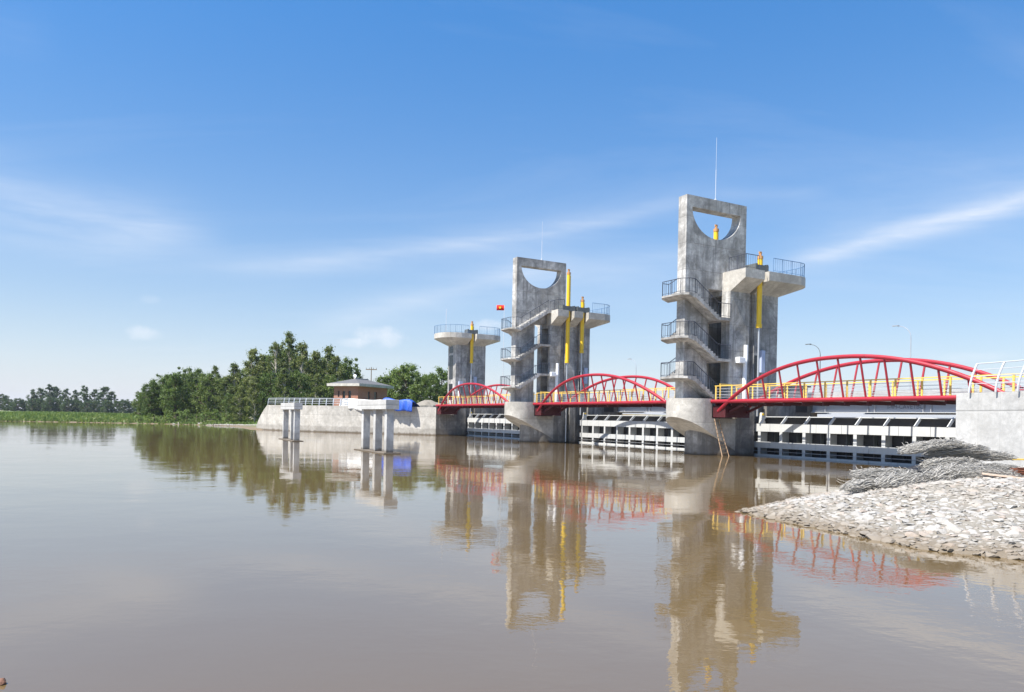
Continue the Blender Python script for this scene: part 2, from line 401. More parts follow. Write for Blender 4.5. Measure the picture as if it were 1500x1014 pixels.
def smooth_by_angle(o, deg=40):
    me = o.data; me.shade_smooth()
    bm = bmesh.new(); bm.from_mesh(me); lim = math.radians(deg)
    for e in bm.edges:
        e.smooth = not (len(e.link_faces) == 2 and e.calc_face_angle(0) > lim)
    bm.to_mesh(me); bm.free(); return o
def tag(o, label=None, cat=None, group=None, kind=None):
    if label: o['label'] = label
    if cat: o['category'] = cat
    if group: o['group'] = group
    if kind: o['kind'] = kind
    return o
def empty(name, loc, rz=0.0):
    e = bpy.data.objects.new(name, None); e.empty_display_size = .3; COL.objects.link(e); e.location = loc; e.rotation_euler = (0, 0, rz); return e
def dam_thing(name, s, b, z, label, cat, group=None):
    return tag(empty(name, W(s, b, z), ANG), label, cat, group)
def inst(name, me, parent=None, loc=(0, 0, 0), rot=(0, 0, 0), scale=(1, 1, 1)):
    o = bpy.data.objects.new(name, me); COL.objects.link(o); o.parent = parent; o.location = loc; o.rotation_euler = rot; o.scale = scale; return o

def railing(name, pts, parent, mat='rail_dark', h=1.05, step=1.1, fine=.22, r=.022, lean=None, mid=True):
    "posts, top and foot rail and thin balusters along a line of deck points"
    mb = MB(); P = [Vector(p) for p in pts]
    up = Vector((0, 0, h))
    mb.tube([p+up for p in P], r*1.25, 6)
    if mid: mb.tube([p+Vector((0, 0, .12)) for p in P], r*.7, 5)
    for a, c in zip(P[:-1], P[1:]):
        L = (c-a).length; n = max(1, round(L/step))
        for i in range(n+1): q = a.lerp(c, i/n); mb.tube([q, q+up], r, 5, False)
        k = max(1, int(L/fine))
        for i in range(1, k): q = a.lerp(c, i/k); mb.tube([q+Vector((0, 0, .12)), q+up], r*.36, 4, False)
    return mb.build(name, mat, parent)

# ------------------------------------------------------------------ terrain and water
def polydist(px, py, poly):
    d = np.full(px.shape, 1e9); inside = np.zeros(px.shape, bool); n = len(poly)
    for i in range(n):
        x0, y0 = poly[i]; x1, y1 = poly[(i+1) % n]
        ex, ey = x1-x0, y1-y0; t = np.clip(((px-x0)*ex+(py-y0)*ey)/(ex*ex+ey*ey+1e-12), 0, 1)
        d = np.minimum(d, np.hypot(px-x0-t*ex, py-y0-t*ey))
        c = ((y0 > py) != (y1 > py)) & (px < (x1-x0)*(py-y0)/(y1-y0+1e-12)+x0); inside ^= c
    return np.where(inside, d, -d)
def w2(s, b): p = W(s, b); return (p.x, p.y)
LWALL = [(1.6, 49.97), (-.8, 52.6), (-3.6, 55.9), (-6.7, 59.2), (-9.8, 62.6), (-12.6, 66.6), (-14.6, 70.6), (-15.9, 74.6), (-16.4, 78.0)]
left_hi = [w2(s+1.3, b+1.3) for s, b in LWALL[:-2]] + [w2(-6, 88), w2(20, 100), w2(900, 100), w2(900, 51.6), w2(3.0, 51.6)]
lw_end = w2(*LWALL[-1])
left_lo = [(-1500, 139), (-200, 141), (-120, 142), (-97, 143), (-84, 146), (-70, 147.5), (-58, 143), (-50, 136), (lw_end[0], lw_end[1]-3.0), w2(-5, 70), w2(10, 60), w2(900, 60), (1200, 3000), (-3000, 3000), (-3000, 139)]
RW = [(2.0, -23.45), (-3.0, -23.35), (-5.5, -23.3), (-5.75, -24.6), (-6.2, -26.2), (-7.0, -28.0), (-8.2, -30.0), (-10.2, -32.6), (-13, -35.6), (-17, -39)]
right_hi = [w2(s+1.5, b-1.3) for s, b in RW[2:]] + [w2(-17, -60), w2(900, -60), w2(900, -23.8), w2(2, -23.8)]
bank = [(6.2, 20.4), (6.7, 18.5), (7.5, 16.4), (8.1, 14.6), (9.4, 13.7), (11.5, 13.3), (15, 12.6), (18, 11), (24, 8), (40, 6), (40, 40), (24, 38), (18.6, 33.2), (14.5, 29.6), (10.2, 25.4)]
near = [(-60, 3.2), (-12, 4.6), (-6.6, 6.2), (-4.4, 6.5), (-3.0, 5.9), (0, 4.2), (6, 3.6), (14, 4.6), (24, 8), (60, 6), (60, -60), (-60, -60)]
def bank_h(px, py):
    d = polydist(px, py, bank)
    return np.where(d > 0, np.minimum(1.0, .02+.21*d), .9*d) + np.where(d > 1, .05*np.sin(px*2.1+py)*np.cos(py*1.7), 0)
def ground_h(px, py):
    h = np.full(px.shape, -1.8)
    d = polydist(px, py, left_lo); h = np.maximum(h, np.where(d > 0, np.minimum(.05+.06*d, 1.1)+.25*np.sin(px*.05)*np.sin(py*.04)*np.clip(d/40, 0, 1), np.maximum(-1.8, .25*d)))
    d = polydist(px, py, left_hi); h = np.maximum(h, np.where(d > 0, 3.5, -1.8))
    d = polydist(px, py, right_hi); h = np.maximum(h, np.where(d > 0, 3.75, -1.8))
    h = np.maximum(h, np.maximum(bank_h(px, py)-.12, -1.8))
    d = polydist(px, py, near); h = np.maximum(h, np.where(d > 0, np.minimum(.02+.35*d, .85), np.maximum(-1.8, .5*d)))
    return h
def ground_z(x, y): return float(ground_h(np.array([float(x)]), np.array([float(y)]))[0])
def make_ground():
    def axis(a, b, fine, far):
        mid = np.arange(a, b+fine, fine); out = [mid]
        lo = [a]; st = fine
        while lo[-1] > -far: st *= 1.25; lo.append(max(-far, lo[-1]-st))
        hi = [mid[-1]]; st = fine
        while hi[-1] < far: st *= 1.25; hi.append(min(far, hi[-1]+st))
        return np.concatenate([np.array(lo[:0:-1]), mid, np.array(hi[1:])])
    xs = axis(-110, 45, .9, EXT); ys = axis(-8, 175, .9, EXT)
    X, Y = np.meshgrid(xs, ys); H = ground_h(X, Y)
    nx, ny = len(xs), len(ys); vs = np.stack([X.ravel(), Y.ravel(), H.ravel()], 1)
    i = np.arange(nx-1)[None, :]+nx*np.arange(ny-1)[:, None]; i = i.ravel()
    fs = np.stack([i, i+1, i+nx+1, i+nx], 1)
    me = bpy.data.meshes.new('ground'); me.from_pydata(vs.tolist(), [], fs.tolist()); me.materials.append(M['earth']); me.shade_smooth()
    o = bpy.data.objects.new('ground', me); COL.objects.link(o); tag(o, kind='structure', label='green and brown earth of the river banks')
make_ground()
wm = MB(); wm.add([(-EXT, -EXT, 0), (EXT, -EXT, 0), (EXT, EXT, 0), (-EXT, EXT, 0)], [(0, 1, 2, 3)])
tag(wm.build('water', 'water', fix=False), 'still muddy brown reservoir water mirroring the towers', kind='structure')

# ------------------------------------------------------------------ gate towers
R = 1.72; CB = .45           # half width of a pier, its centre line in b
ZP = 4.15                    # pier top
def arc(cs, cb, r, a0, a1, n=14): return [(cs+r*math.cos(a0+(a1-a0)*i/n), cb+r*math.sin(a0+(a1-a0)*i/n)) for i in range(n+1)]

def stair_flight(parent, s0, z0, s1, z1, b0, b1, n=9):
    "sawtooth flight from (s0,z0) up to (s1,z1)"
    ds, dz = (s1-s0)/n, (z1-z0)/n; top = []
    for i in range(n): top += [(s0+i*ds, z0+(i+1)*dz), (s0+(i+1)*ds, z0+(i+1)*dz)]
    t = .26
    poly = [(s0, z0)] + top + [(s1, z1-t-.02), (s0, z0-t)]
    mb = MB(); mb.extrude(poly, b0, b1, 'y'); return mb.build('stair_flight', 'concrete', parent)

def nose(root, base_z=ZP):
    # rounded upstream head, undercut by a sloping soffit, over a slimmer stem
    r = 1.70; mb = MB(); pl = arc(1.05, CB, R, math.pi*1.5, math.pi*.5, 22)      # far..near reversed half circle (upstream side)
    pl = [(2*1.05-s, b) if s > 1.05 else (s, b) for s, b in pl]
    top = pl + [(1.64, CB+R), (1.64, CB-R)]
    def zb(s): return max(.35, 2.78-.52*(s+.67))
    n = len(top)
    vs = [(s, b, zb(s)) for s, b in top] + [(s, b, base_z) for s, b in top]
    fs = [tuple(range(n-1, -1, -1)), tuple(range(n, 2*n))] + [(i, (i+1) % n, (i+1) % n+n, i+n) for i in range(n)]
    mb.add(vs, fs)
    # the soffit wedge runs on downstream under the bridge seat
    s2 = 4.0
    w = [(1.60, CB-R+.003, zb(1.6)), (1.60, CB+R-.003, zb(1.6)), (1.60, CB-R+.003, 2.72), (1.60, CB+R-.003, 2.72), (s2, CB-R+.003, zb(s2)), (s2, CB+R-.003, zb(s2)), (s2, CB-R+.003, 2.72), (s2, CB+R-.003, 2.72)]
    mb.add(w, [(0, 1, 3, 2), (4, 6, 7, 5), (0, 2, 6, 4), (1, 5, 7, 3), (0, 4, 5, 1), (2, 3, 7, 6)])
    o = mb.build('nose_cap', 'concrete_pale', root); smooth_by_angle(o, 30); return o

def pier_body(root, slots_n, slots_f, s_end=12.9):
    "slots: recesses (s0, s1) cut into the near (-b) and far (+b) flank for the gates"
    lo, hi = CB-1.70, CB+1.70; dpt = .55
    def side(slots, y, sg, zsel, s0):
        pts = [(s0, y)]
        for a, c in slots: pts += [(a, y), (a, y+sg*dpt), (c, y+sg*dpt), (c, y)]
        pts.append((s_end, y)); return pts
    nosepts = [(2.9+1.7*math.cos(t), CB+1.7*math.sin(t)) for t in np.linspace(math.pi*.5, math.pi*1.5, 20)]
    mb = MB()
    low = nosepts + side(slots_n, lo, 1, 0, 3.0) + side(slots_f, hi, -1, 0, 3.0)[::-1]
    mb.extrude(low, -1.6, 2.75, 'z')
    up = [(1.60, CB-.85), (4.2, CB-.85)] + side(slots_n, lo, 1, 0, 4.2) + side(slots_f, hi, -1, 0, 4.2)[::-1] + [(4.2, CB+.85), (1.60, CB+.85)]
    mb.extrude(up, 2.74, ZP-.002, 'z')
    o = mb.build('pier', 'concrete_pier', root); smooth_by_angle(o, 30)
    return o

def portal(root):
    "top panel with the half-moon opening; fin wall below"
    cs, rs, rz, zt = 2.96, 2.43, 2.12, 18.28
    z0, z1, s1 = 12.4, 19.12, 6.0
    for sgn in (0, 1):
        pass
    mb = MB(); N = 20
    la = [(cs-rs*math.sin(t), zt-rz*math.cos(t)) for t in np.linspace(0, math.pi/2, N)]
    left = [(cs, z0), *la, (cs, zt), (cs, z1), (0, z1), (0, z0)]
    nl = len(left)
    # skip: seam edges (cs,z0)->(cs,bottom of arc) = 0 and (cs,zt)->(cs,z1)
    mb.extrude(left, 0, .9, 'y', skip=(0, nl-4))
    ra = [(cs+rs*math.sin(t), zt-rz*math.cos(t)) for t in np.linspace(0, math.pi/2, N)]
    right = [(cs, z0), *ra, (cs, zt), (cs, z1), (s1, z1), (s1, z0)]
    mb.extrude(right, 0, .9, 'y', skip=(0, nl-4))
    o = mb.build('portal_panel', 'concrete', root, bevel=0); smooth_by_angle(o, 25)
    MB().box(0.002, 2.25, .002, .898, ZP, z0+.001).build('fin_wall', 'concrete', root)
    return o

def column(root, slots_n, slots_f, s0=3.64, s1=8.65, z0=ZP, z1=13.2, shaft=None):
    lo, hi = CB-1.3, CB+1.3; d = .32
    pts = [(s0, lo)]
    for a, c in slots_n: pts += [(a, lo), (a, lo+d), (c, lo+d), (c, lo)]
    pts += [(s1, lo), (s1, hi)]
    for a, c in reversed(slots_f): pts += [(c, hi), (c, hi-d), (a, hi-d), (a, hi)]
    pts.append((s0, hi))
    if not shaft: return MB().extrude(pts, z0, z1, 'z').build('column', 'concrete', root)
    zt = 12.0; a, c = shaft
    mb = MB().extrude(pts + [(s0, c), (s0+1.9, c), (s0+1.9, a), (s0, a)], z0, zt, 'z'); mb.extrude(pts, zt+.001, z1, 'z')
    MB().box(s0+1.84, s0+1.90, a+.02, c-.02, z0+.01, zt-.02).build('shaft_shade', 'painted_shade', root)  # added dark panel, paints the shade deep in the shaft
    return mb.build('column', 'concrete', root)

ZT, ZE, ZB_ = 13.75, 13.08, 12.25    # platform: top, underside at the edge, underside at the column
def bracket(root, side, a, c, down=False, up=False, rnd=1.0):
    "one cantilevered piece of the hoist platform on one flank, from s=a to s=c"
    sg = -1 if side == 'near' else 1
    def y(q): return CB+sg*q
    out = 2.78; col = 1.3; inn = .6
    pts = []
    e1 = 11.15
    if down:
        prof = [(a, out), (9.5, out), (10.1, out-.16), (10.6, out-.55), (11.0, out-1.1), (e1, out-1.8), (e1, 0.0)]
        for s, q in prof: pts += [(s, y(q), ZT), (s, y(q), ZE)]
        pts += [(a, y(inn), ZT), (a, y(inn), ZB_), (a, y(col), ZB_), (8.66, y(col), ZB_), (8.66, y(0), ZB_), (a, y(0.0), ZT)]
    elif up:
        prof = [(c, out), (4.6, out), (3.8, out-.14), (3.1, out-.5), (2.55, out-1.05), (2.25, out-1.8), (2.15, 0)]
        for s, q in prof: pts += [(s, y(q), ZT), (s, y(q), ZE)]
        pts += [(c, y(inn), ZT), (c, y(inn), ZB_), (c, y(col), ZB_), (4.4, y(col), ZB_), (4.4, y(0), ZB_), (c, y(0), ZT)]
    else:
        for s in (a, c): pts += [(s, y(out), ZT), (s, y(out), ZE), (s, y(inn), ZT), (s, y(inn), ZB_), (s, y(col), ZB_)]
    return MB().hull(pts).build('platform_bracket', 'concrete_pale', root)

def hydraulic(s, b, b_root, z0, z1, zrod, label, lean=0.0):
    root = dam_thing('hydraulic_cylinder', s, b_root+b, zrod, label, 'cylinder', 'hydraulic cylinders lifting the gates')
    H0, H1 = z0-zrod, z1-zrod
    smooth_by_angle(MB().tube([(0, 0, H0), (0, 0, H1)], .19, 18).build('barrel', 'cylinder_yellow', root), 40)
    smooth_by_angle(MB().tube([(0, 0, H0-.16), (0, 0, H0+.12)], .225, 18).build('gland', 'cylinder_yellow', root), 40)
    mb = MB().tube([(0, 0, H1), (0, 0, H1+.22)], .215, 16); mb.tube([(0, 0, H1+.22), (0, 0, H1+.44)], .10, 12); mb.box(-.12, .12, -.05, .05, H1+.40, H1+.56)
    smooth_by_angle(mb.build('end_cap', 'orange_paint', root), 40)
    smooth_by_angle(MB().tube([(0, 0, 0), (0, 0, H0-.15)], .07, 12).build('rod', 'steel', root), 40)
    smooth_by_angle(MB().tube([(.25, .02, H0+.3), (.25, .02, H1-.1)], .03, 8).build('oil_pipe', 'cylinder_yellow', root), 40)
    return root

def build_tower(b0, mirror, slots_n, slots_f, notch_n, notch_f, label, mast):
    root = dam_thing('gate_tower', 0, b0, 0, label, 'tower', 'concrete gate towers of the sluice')
    nose(root); pier_body(root, slots_n, slots_f); portal(root)
    column(root, [(a+.02, a+.55) for a, c in notch_n], [(a+.02, a+.55) for a, c in notch_f], shaft=(.02, 1.38) if not mirror else (-.48, .88))
    MB().box(3.66, 8.7, CB-1.2, CB+1.2, 12.9, ZT-.01).build('platform_slab', 'concrete_pale', root)
    for side, notch in (('near', notch_n), ('far', notch_f)):
        cur = 3.632
        for a, c in notch: bracket(root, side, cur, a); cur = c
        bracket(root, side, cur, 10.1, down=True)
        sg = -1 if side == 'near' else 1
        for a, c in notch:      # steel trestle that carries a cylinder across its notch
            mb = MB()
            for q in (1.35, 2.2): mb.box(a-.45, c+.45, CB+sg*q-.09, CB+sg*q+.09, ZT+.003, ZT+.52)
            mb.box(a-.40, a-.25, CB+sg*1.75-.55, CB+sg*1.75+.55, ZT+.10, ZT+.60); mb.box(c+.25, c+.40, CB+sg*1.75-.55, CB+sg*1.75+.55, ZT+.10, ZT+.60)
            mb.build('hoist_trestle', 'machine_grey', root)
        y = CB+sg*2.70
        railing('platform_railing', [(3.75, CB+sg*1.0, ZT), (3.75, y, ZT), (notch[0][0]-.5, y, ZT)], root)
        railing('platform_railing', [(notch[-1][1]+.5, y, ZT), (9.5, y, ZT), (10.05, CB+sg*2.55, ZT), (10.55, CB+sg*2.15, ZT), (10.95, CB+sg*1.6, ZT), (11.05, CB+sg*.9, ZT), (11.05, CB+sg*.02, ZT)], root, mat='rail_blue')
    # stairs winding round the fin wall
    def my(q): return q if not mirror else .9-q
    def yy(q0, q1): a, c = my(q0), my(q1); return (min(a, c), max(a, c))
    n0, n1 = yy(-1.05, -.02); f0, f1 = yy(.92, 1.95)
    up_l = [5.72, 8.62, 11.72]; dn_l = [7.15, 10.2]
    S0, S1 = .05, 2.35
    for z in up_l:
        mb = MB(); a, c = -1.05, 1.95
        out = [(S0, a), (S0, a+.001), (S0, c), (-.55, c), (-.95, c-.45), (-.95, a+.45), (-.55, a)]
        top = [(S0, a, z), (S0, c, z), (-.55, c, z), (-.98, c-.5, z), (-.98, a+.5, z), (-.55, a, z)]
        bot = [(S0, a, z-.34), (S0, c, z-.34), (-.55, c, z-.16), (-.98, c-.5, z-.14), (-.98, a+.5, z-.14), (-.55, a, z-.16)]
        mb.hull([(s, my(b), q) for s, b, q in top+bot]); mb.build('landing', 'concrete', root)
        # railing round the landing, open to the flight that arrives and the one that leaves
        railing('landing_railing', [(S0, my(c-.05), z), (-.52, my(c-.05), z), (-.92, my(c-.5), z), (-.92, my(a+.5), z), (-.52, my(a+.05), z), (S0, my(a+.05), z)], root)
    for z in dn_l:
        MB().box(S1, 3.62, *yy(-1.05, 1.95), z-.2, z).build('landing', 'concrete', root)
        railing('landing_railing', [(S1, my(-1.0), z), (3.58, my(-1.0), z)], root); railing('landing_railing', [(S1, my(1.9), z), (3.58, my(1.9), z)], root)
    for (za, zb2) in ((ZP, 5.72), (7.15, 8.62), (10.2, 11.72)):     # rises upstream on the first side
        stair_flight(root, S1, za, S0, zb2, n0, n1)
        e = my(-1.0); railing('stair_railing', [(S1, e, za), (S0, e, zb2)], root)
    for (za, zb2) in ((5.72, 7.15), (8.62, 10.2), (11.72, ZT)):
        se = S1 if zb2 < 12 else 3.3
        stair_flight(root, S0, za, se, zb2, f0, f1, 9 if zb2 < 12 else 11)
        e = my(1.9); railing('stair_railing', [(S0, e, za), (se, e, zb2)], root)
    MB().box(3.28, 3.70, *yy(.92, 1.95), ZT-.25, ZT-.02).build('landing', 'concrete', root)
    # white pipe run, junction box, dark doorway and blue cabinet on the near face of the column
    y = CB-1.3; a = notch_n[0][0]
    mb = MB().tube([(a-.50, y-.16, ZP+.1), (a-.50, y-.16, 7.0), (a-.42, y-.16, 7.25), (a-.42, y-.16, 8.3)], .17, 10); smooth_by_angle(mb.build('white_pipe', 'plastic_white', root), 50)
    MB().box(a-1.35, a-.72, y-.45, y-.004, 6.9, 7.35).build('junction_box', 'plastic_white', root, bevel=.03)
    d0 = notch_n[-1][0]+.62
    MB().box(d0, d0+.42, y-.012, y+.2, 5.2, 7.6).build('doorway', 'glass_dark', root)
    MB().box(d0+.55, d0+.95, y-.22, y-.004, 6.3, 8.0).build('cabinet', 'pale_blue_panel', root, bevel=.02)
    # dark block painting the shade of a recess in the downstream pier
    MB().box(10.4, 11.7, CB-1.716, CB-1.3, 3.35, 4.0).build('niche_shade', 'painted_shade', root)
    if mast:
        mb = MB().tube([(3.2, .45, 19.12), (3.2, .45, 19.12+mast*.5)], .022, 6); mb.tube([(3.2, .45, 19.12+mast*.5), (3.2, .45, 19.12+mast)], .011, 5)
        mb.tube([(3.2, .45, 19.1), (3.2, .45, 19.35)], .09, 8); mb.build('lightning_mast', 'pale_metal', root)
    return root

SP = 25.6
N1, N2, N3 = (5.60, 6.05), (4.95, 5.65), (6.75, 7.45)
build_tower(0, False, [(5.95, 7.25)], [(5.27, 6.0), (6.72, 8.45)], [N1], [N2, N3],
            'tallest grey concrete gate tower at the right, half-moon opening at its top', 4.9)
build_tower(SP, True, [(5.27, 6.0), (6.72, 8.45)], [(5.95, 7.25)], [N2, N3], [N1],
            'middle grey concrete gate tower with half-moon opening, two yellow cylinders on its near side', 4.2)
hydraulic(5.83, -1.62, 0, 9.75, 14.75, 2.95, 'single yellow hydraulic cylinder hanging on the near face of the right tower')
hydraulic(5.30, 2.52, 0, 8.5, 17.6, .1, 'yellow hydraulic cylinder whose top shows through the half-moon of the right tower')
hydraulic(7.10, 2.52, 0, 9.7, 14.8, 2.95, 'yellow hydraulic cylinder behind the right tower, downstream of the tall one')
hydraulic(5.30, -1.62, SP, 8.5, 17.6, .1, 'tall yellow hydraulic cylinder rising beside the half-moon of the middle tower')
hydraulic(7.10, -1.62, SP, 9.65, 14.9, 2.95, 'shorter yellow hydraulic cylinder right of the tall one on the middle tower')
hydraulic(5.83, 2.52, SP, 9.75, 14.75, 2.95, 'yellow hydraulic cylinder on the far side of the middle tower, mostly hidden')
hydraulic(6.45, -1.62, 2*SP, 9.95, 14.9, 2.95, 'yellow hydraulic cylinder on the low round-platform tower at the left')

def build_left_tower():
    root = dam_thing('gate_tower', 0, 2*SP, 0, 'lowest gate tower at the left, round hoist platform on a plain shaft', 'tower', 'concrete gate towers of the sluice')
    lo = CB-1.70; dpt = .55
    pl = [(1.58, lo), (5.95, lo), (5.95, lo+dpt), (7.25, lo+dpt), (7.25, lo), (12.9, lo), (12.9, 6.0), (1.58, 6.0)]
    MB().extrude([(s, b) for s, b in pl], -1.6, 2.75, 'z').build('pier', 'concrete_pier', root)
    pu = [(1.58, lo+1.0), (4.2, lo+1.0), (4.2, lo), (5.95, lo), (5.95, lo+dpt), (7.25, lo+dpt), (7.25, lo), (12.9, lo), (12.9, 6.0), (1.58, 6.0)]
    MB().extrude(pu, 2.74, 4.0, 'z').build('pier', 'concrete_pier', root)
    column(root, [(6.1, 6.75)], [], 4.5, 8.95, 3.99, 13.2)
    MB().box(4.6, 8.9, CB-1.2, CB+1.2, 12.9, ZT-.01).build('platform_slab', 'concrete_pale', root)
    bracket(root, 'near', 0, 6.1, up=True); bracket(root, 'near', 6.85, 10, down=True)
    bracket(root, 'far', 0, 6.1, up=True); bracket(root, 'far', 6.1, 10, down=True)
    mb = MB()
    for q in (1.35, 2.2): mb.box(5.7, 7.25, CB-q-.09, CB-q+.09, ZT+.003, ZT+.52)
    mb.box(5.75, 5.9, CB-2.3, CB-1.2, ZT+.1, ZT+.6); mb.box(7.05, 7.2, CB-2.3, CB-1.2, ZT+.1, ZT+.6); mb.build('hoist_trestle', 'machine_grey', root)
    railing('platform_railing', [(2.55, CB+1.7, ZT), (2.25, CB+.9, ZT), (2.25, CB, ZT), (2.35, CB-.95, ZT), (2.65, CB-1.7, ZT), (3.15, CB-2.22, ZT), (3.8, CB-2.58, ZT), (4.6, CB-2.7, ZT), (5.7, CB-2.7, ZT)], root, mat='rail_blue')
    railing('platform_railing', [(7.3, CB-2.7, ZT), (9.5, CB-2.7, ZT), (10.05, CB-2.55, ZT), (10.55, CB-2.15, ZT), (10.95, CB-1.6, ZT), (11.05, CB-.9, ZT), (11.05, CB, ZT)], root, mat='rail_blue')
    # tall stair windows in the sunny upstream face
    for z0, z1 in ((11.2, 12.1), (7.6, 10.9), (4.8, 7.0)):
        MB().box(4.48, 4.65, CB-.35, CB+.85, z0, z1).build('window', 'glass_dark', root)
    MB().box(4.9, 5.4, CB-1.7, CB-1.304, 6.6, 7.3).build('junction_box', 'pale_blue_panel', root)
    MB().box(7.2, 7.6, CB-1.5, CB-1.304, 6.6, 8.0).build('cabinet', 'pale_blue_panel', root)
    mb = MB().tube([(5.0, CB-1.45, 4.0), (5.0, CB-1.45, 6.0)], .16, 10); mb.build('white_pipe', 'plastic_white', root)
    mb = MB().tube([(3.0, CB-1.2, ZT), (3.0, CB-1.2, ZT+3.2)], .025, 6); mb.build('lightning_mast', 'pale_metal', root)
build_left_tower()

# ------------------------------------------------------------------ arch footbridges
def build_bridge(bs, be, label):
    "from the pier flank at bs to the one at be (be < bs)"
    root = dam_thing('arch_footbridge', 1.6, (bs+be)/2, 3.95, label, 'bridge', 'red tied-arch footbridges between the piers')
    hl = (bs-be)/2; L = hl-.02
    def arch_pt(t, sg):
        y = t*(hl-.52); h = -.72+3.22*(1-abs(t)**2.2)
        return Vector(((0 if sg < 0 else 2.65)+sg*.25*h, y, h))
    for sg, nm in ((-1, 'upstream_arch'), (1, 'downstream_arch')):
        smooth_by_angle(MB().tube([arch_pt(t, sg) for t in np.linspace(-1, 1, 49)], .125, 14).build('arch_rib', 'red_paint', root), 50)
        s0 = 0 if sg < 0 else 2.65
        smooth_by_angle(MB().tube([(s0, -L, 0), (s0, L, 0)], .135, 14).build('tie_chord', 'red_paint', root), 50)
        k = -6
        for k in range(-6, 7):
            t = k*1.5/(hl-.52); p = arch_pt(t, sg)
            if p.z < .45: continue
            smooth_by_angle(MB().tube([(s0, p.y, .05), p], .062, 10).build('hanger', 'red_paint', root), 50)
    MB().box(.08, 2.57, -L, L, -.10, .06).build('deck', 'girder_grey', root)
    for i in range(15):
        y = -L+.3+i*(2*L-.6)/14
        MB().box(.1, 2.55, y-.06, y+.06, -.32, -.103).build('cross_beam', 'shaded_red_paint', root)
    for sg in (-1, 1):   # end boxes in the bearing recess, deck shade painted in, with a knee brace
        y0 = sg*(L-.02); y1 = sg*(L-1.25)
        MB().box(.12, 2.52, min(y0, y1), max(y0, y1), -1.15, -.33).build('end_box', 'shaded_red_paint', root)
        MB().bar((.5, sg*(L-1.25), -.75), (.5, sg*(L-2.6), -.25), .16, .16).build('knee_brace', 'shaded_red_paint', root)
        MB().bar((2.3, sg*(L-1.25), -.75), (2.3, sg*(L-2.6), -.25), .16, .16).build('knee_brace', 'shaded_red_paint', root)
    post = MB().box(-.03, .03, -.05, .05, .06, 1.10).mesh('post', 'yellow_paint')
    for s in (.30, 2.35):
        n = 15
        for i in range(n): inst('railing_post', post, root, (s, -L+.1+i*(2*L-.2)/(n-1), 0))
        MB().box(s-.04, s+.04, -L, L, 1.10, 1.16).build('hand_rail', 'yellow_paint', root)
        for z in (.30, .50, .70, .90): MB().tube([(s, -L, z), (s, L, z)], .016, 6).build('rail_bar', 'steel', root)
    return root
FLN, FLF = CB-1.70, CB+1.70
build_bridge(FLN, -23.4, 'red arch footbridge at the right, nearest of the three')
build_bridge(SP+FLN, FLF, 'red arch footbridge between the two half-moon towers')
build_bridge(2*SP+FLN, SP+FLF, 'red arch footbridge at the left, smallest of the three')
# yellow walkway rails across each pier, between fin and column
for b0, nm in ((0, 'right'), (SP, 'middle')):
    root = dam_thing('pier_walkway_railing', 2.45, b0+FLN, ZP, 'short yellow railing on the pier deck of the %s tower, beside its column foot' % nm, 'railing', 'yellow railings on the pier decks')
    for x, y in ((0, .02), (1.1, .02), (1.1, 3.35), (0, 3.35)): MB().box(x-.035, x+.035, y-.035, y+.035, 0, 1.05).build('post', 'yellow_paint', root)
    for y in (.02, 3.35):
        MB().box(-.05, 1.15, y-.05, y+.05, 1.05, 1.13).build('hand_rail', 'yellow_paint', root)
        for z in (.3, .55, .8): MB().tube([(0, y, z), (1.1, y, z)], .018, 6).build('rail_bar', 'steel', root)

# ------------------------------------------------------------------ sluice gates
def build_gate(sf, bs, be, label):
    root = dam_thing('sluice_gate', sf, (bs+be)/2, 0, label, 'gate', 'white steel sluice gates')
    hl = (bs-be)/2; dp = .85; PB = 2.05
    MB().box(dp, dp+.04, -hl, hl, -1.0, 2.9).build('skin_plate', 'painted_shade', root)  # shade of the gate openings put into the plate's colour
    ys = []
    y = hl-.55
    while y > -hl+.3: ys.append(y); y -= PB
    cuts = [hl] + [q-PB/2 for q in ys[:-1]] + [-hl]
    for z0, z1 in ((1.82, 2.40), (.60, 1.06), (-.30, .13)):
        for a, c in zip(cuts[:-1], cuts[1:]): MB().box(0, .04, c+.012, a-.012, z0, z1).build('beam_panel', 'gate_white', root)
        MB().box(.043, dp-.003, -hl, hl, (z0+z1)/2-.02, (z0+z1)/2+.02).build('beam_web', 'gate_white', root)
    for q in ys:
        mb = MB()
        for z0, z1 in ((1.06, 1.82), (.13, .60)): mb.box(.006, .036, q-.13, q+.13, z0-.002, z1+.002)
        mb.box(.05, dp-.004, q-.02, q+.02, -.9, 2.38); mb.build('rib', 'gate_white', root)
        MB().bar((.03, q, 2.36), (.62, q, 2.93), .20, .06, (0, 1, 0)).build('strut', 'gate_white', root)
        mb = MB(); mb.box(.5, dp-.004, q-PB/2-.015, q-PB/2+.015, .2, 2.3); mb.build('stiffener', 'machine_grey', root)
    MB().box(.55, dp-.003, -hl, hl, 2.90, 2.96).build('top_rail', 'gate_white', root)
    for sg in (-1, 1):
        y = sg*(hl-.34)
        MB().hull([(.25, y-.12, 2.38), (.75, y-.12, 2.38), (.25, y+.12, 2.38), (.75, y+.12, 2.38), (.38, y-.10, 3.25), (.55, y-.10, 3.25), (.38, y+.1, 3.25), (.55, y+.1, 3.25)]).build('lifting_lug', 'gate_white', root)
        MB().tube([(.46, y-.14, 3.1), (.46, y+.14, 3.1)], .10, 10).build('lug_pin', 'cylinder_yellow', root)
    MB().tube([(-.03, -hl, .36), (-.03, hl, .36)], .02, 5).build('seal_pipe', 'steel', root)
    return root
build_gate(6.22, FLN+.3, -23.6, 'white steel sluice gate under the right red bridge')
build_gate(7.4, SP+FLN+.3, FLF-.3, 'white steel sluice gate under the middle red bridge')
build_gate(6.22, 2*SP+FLN+.3, SP+FLF-.3, 'white steel sluice gate under the left red bridge')

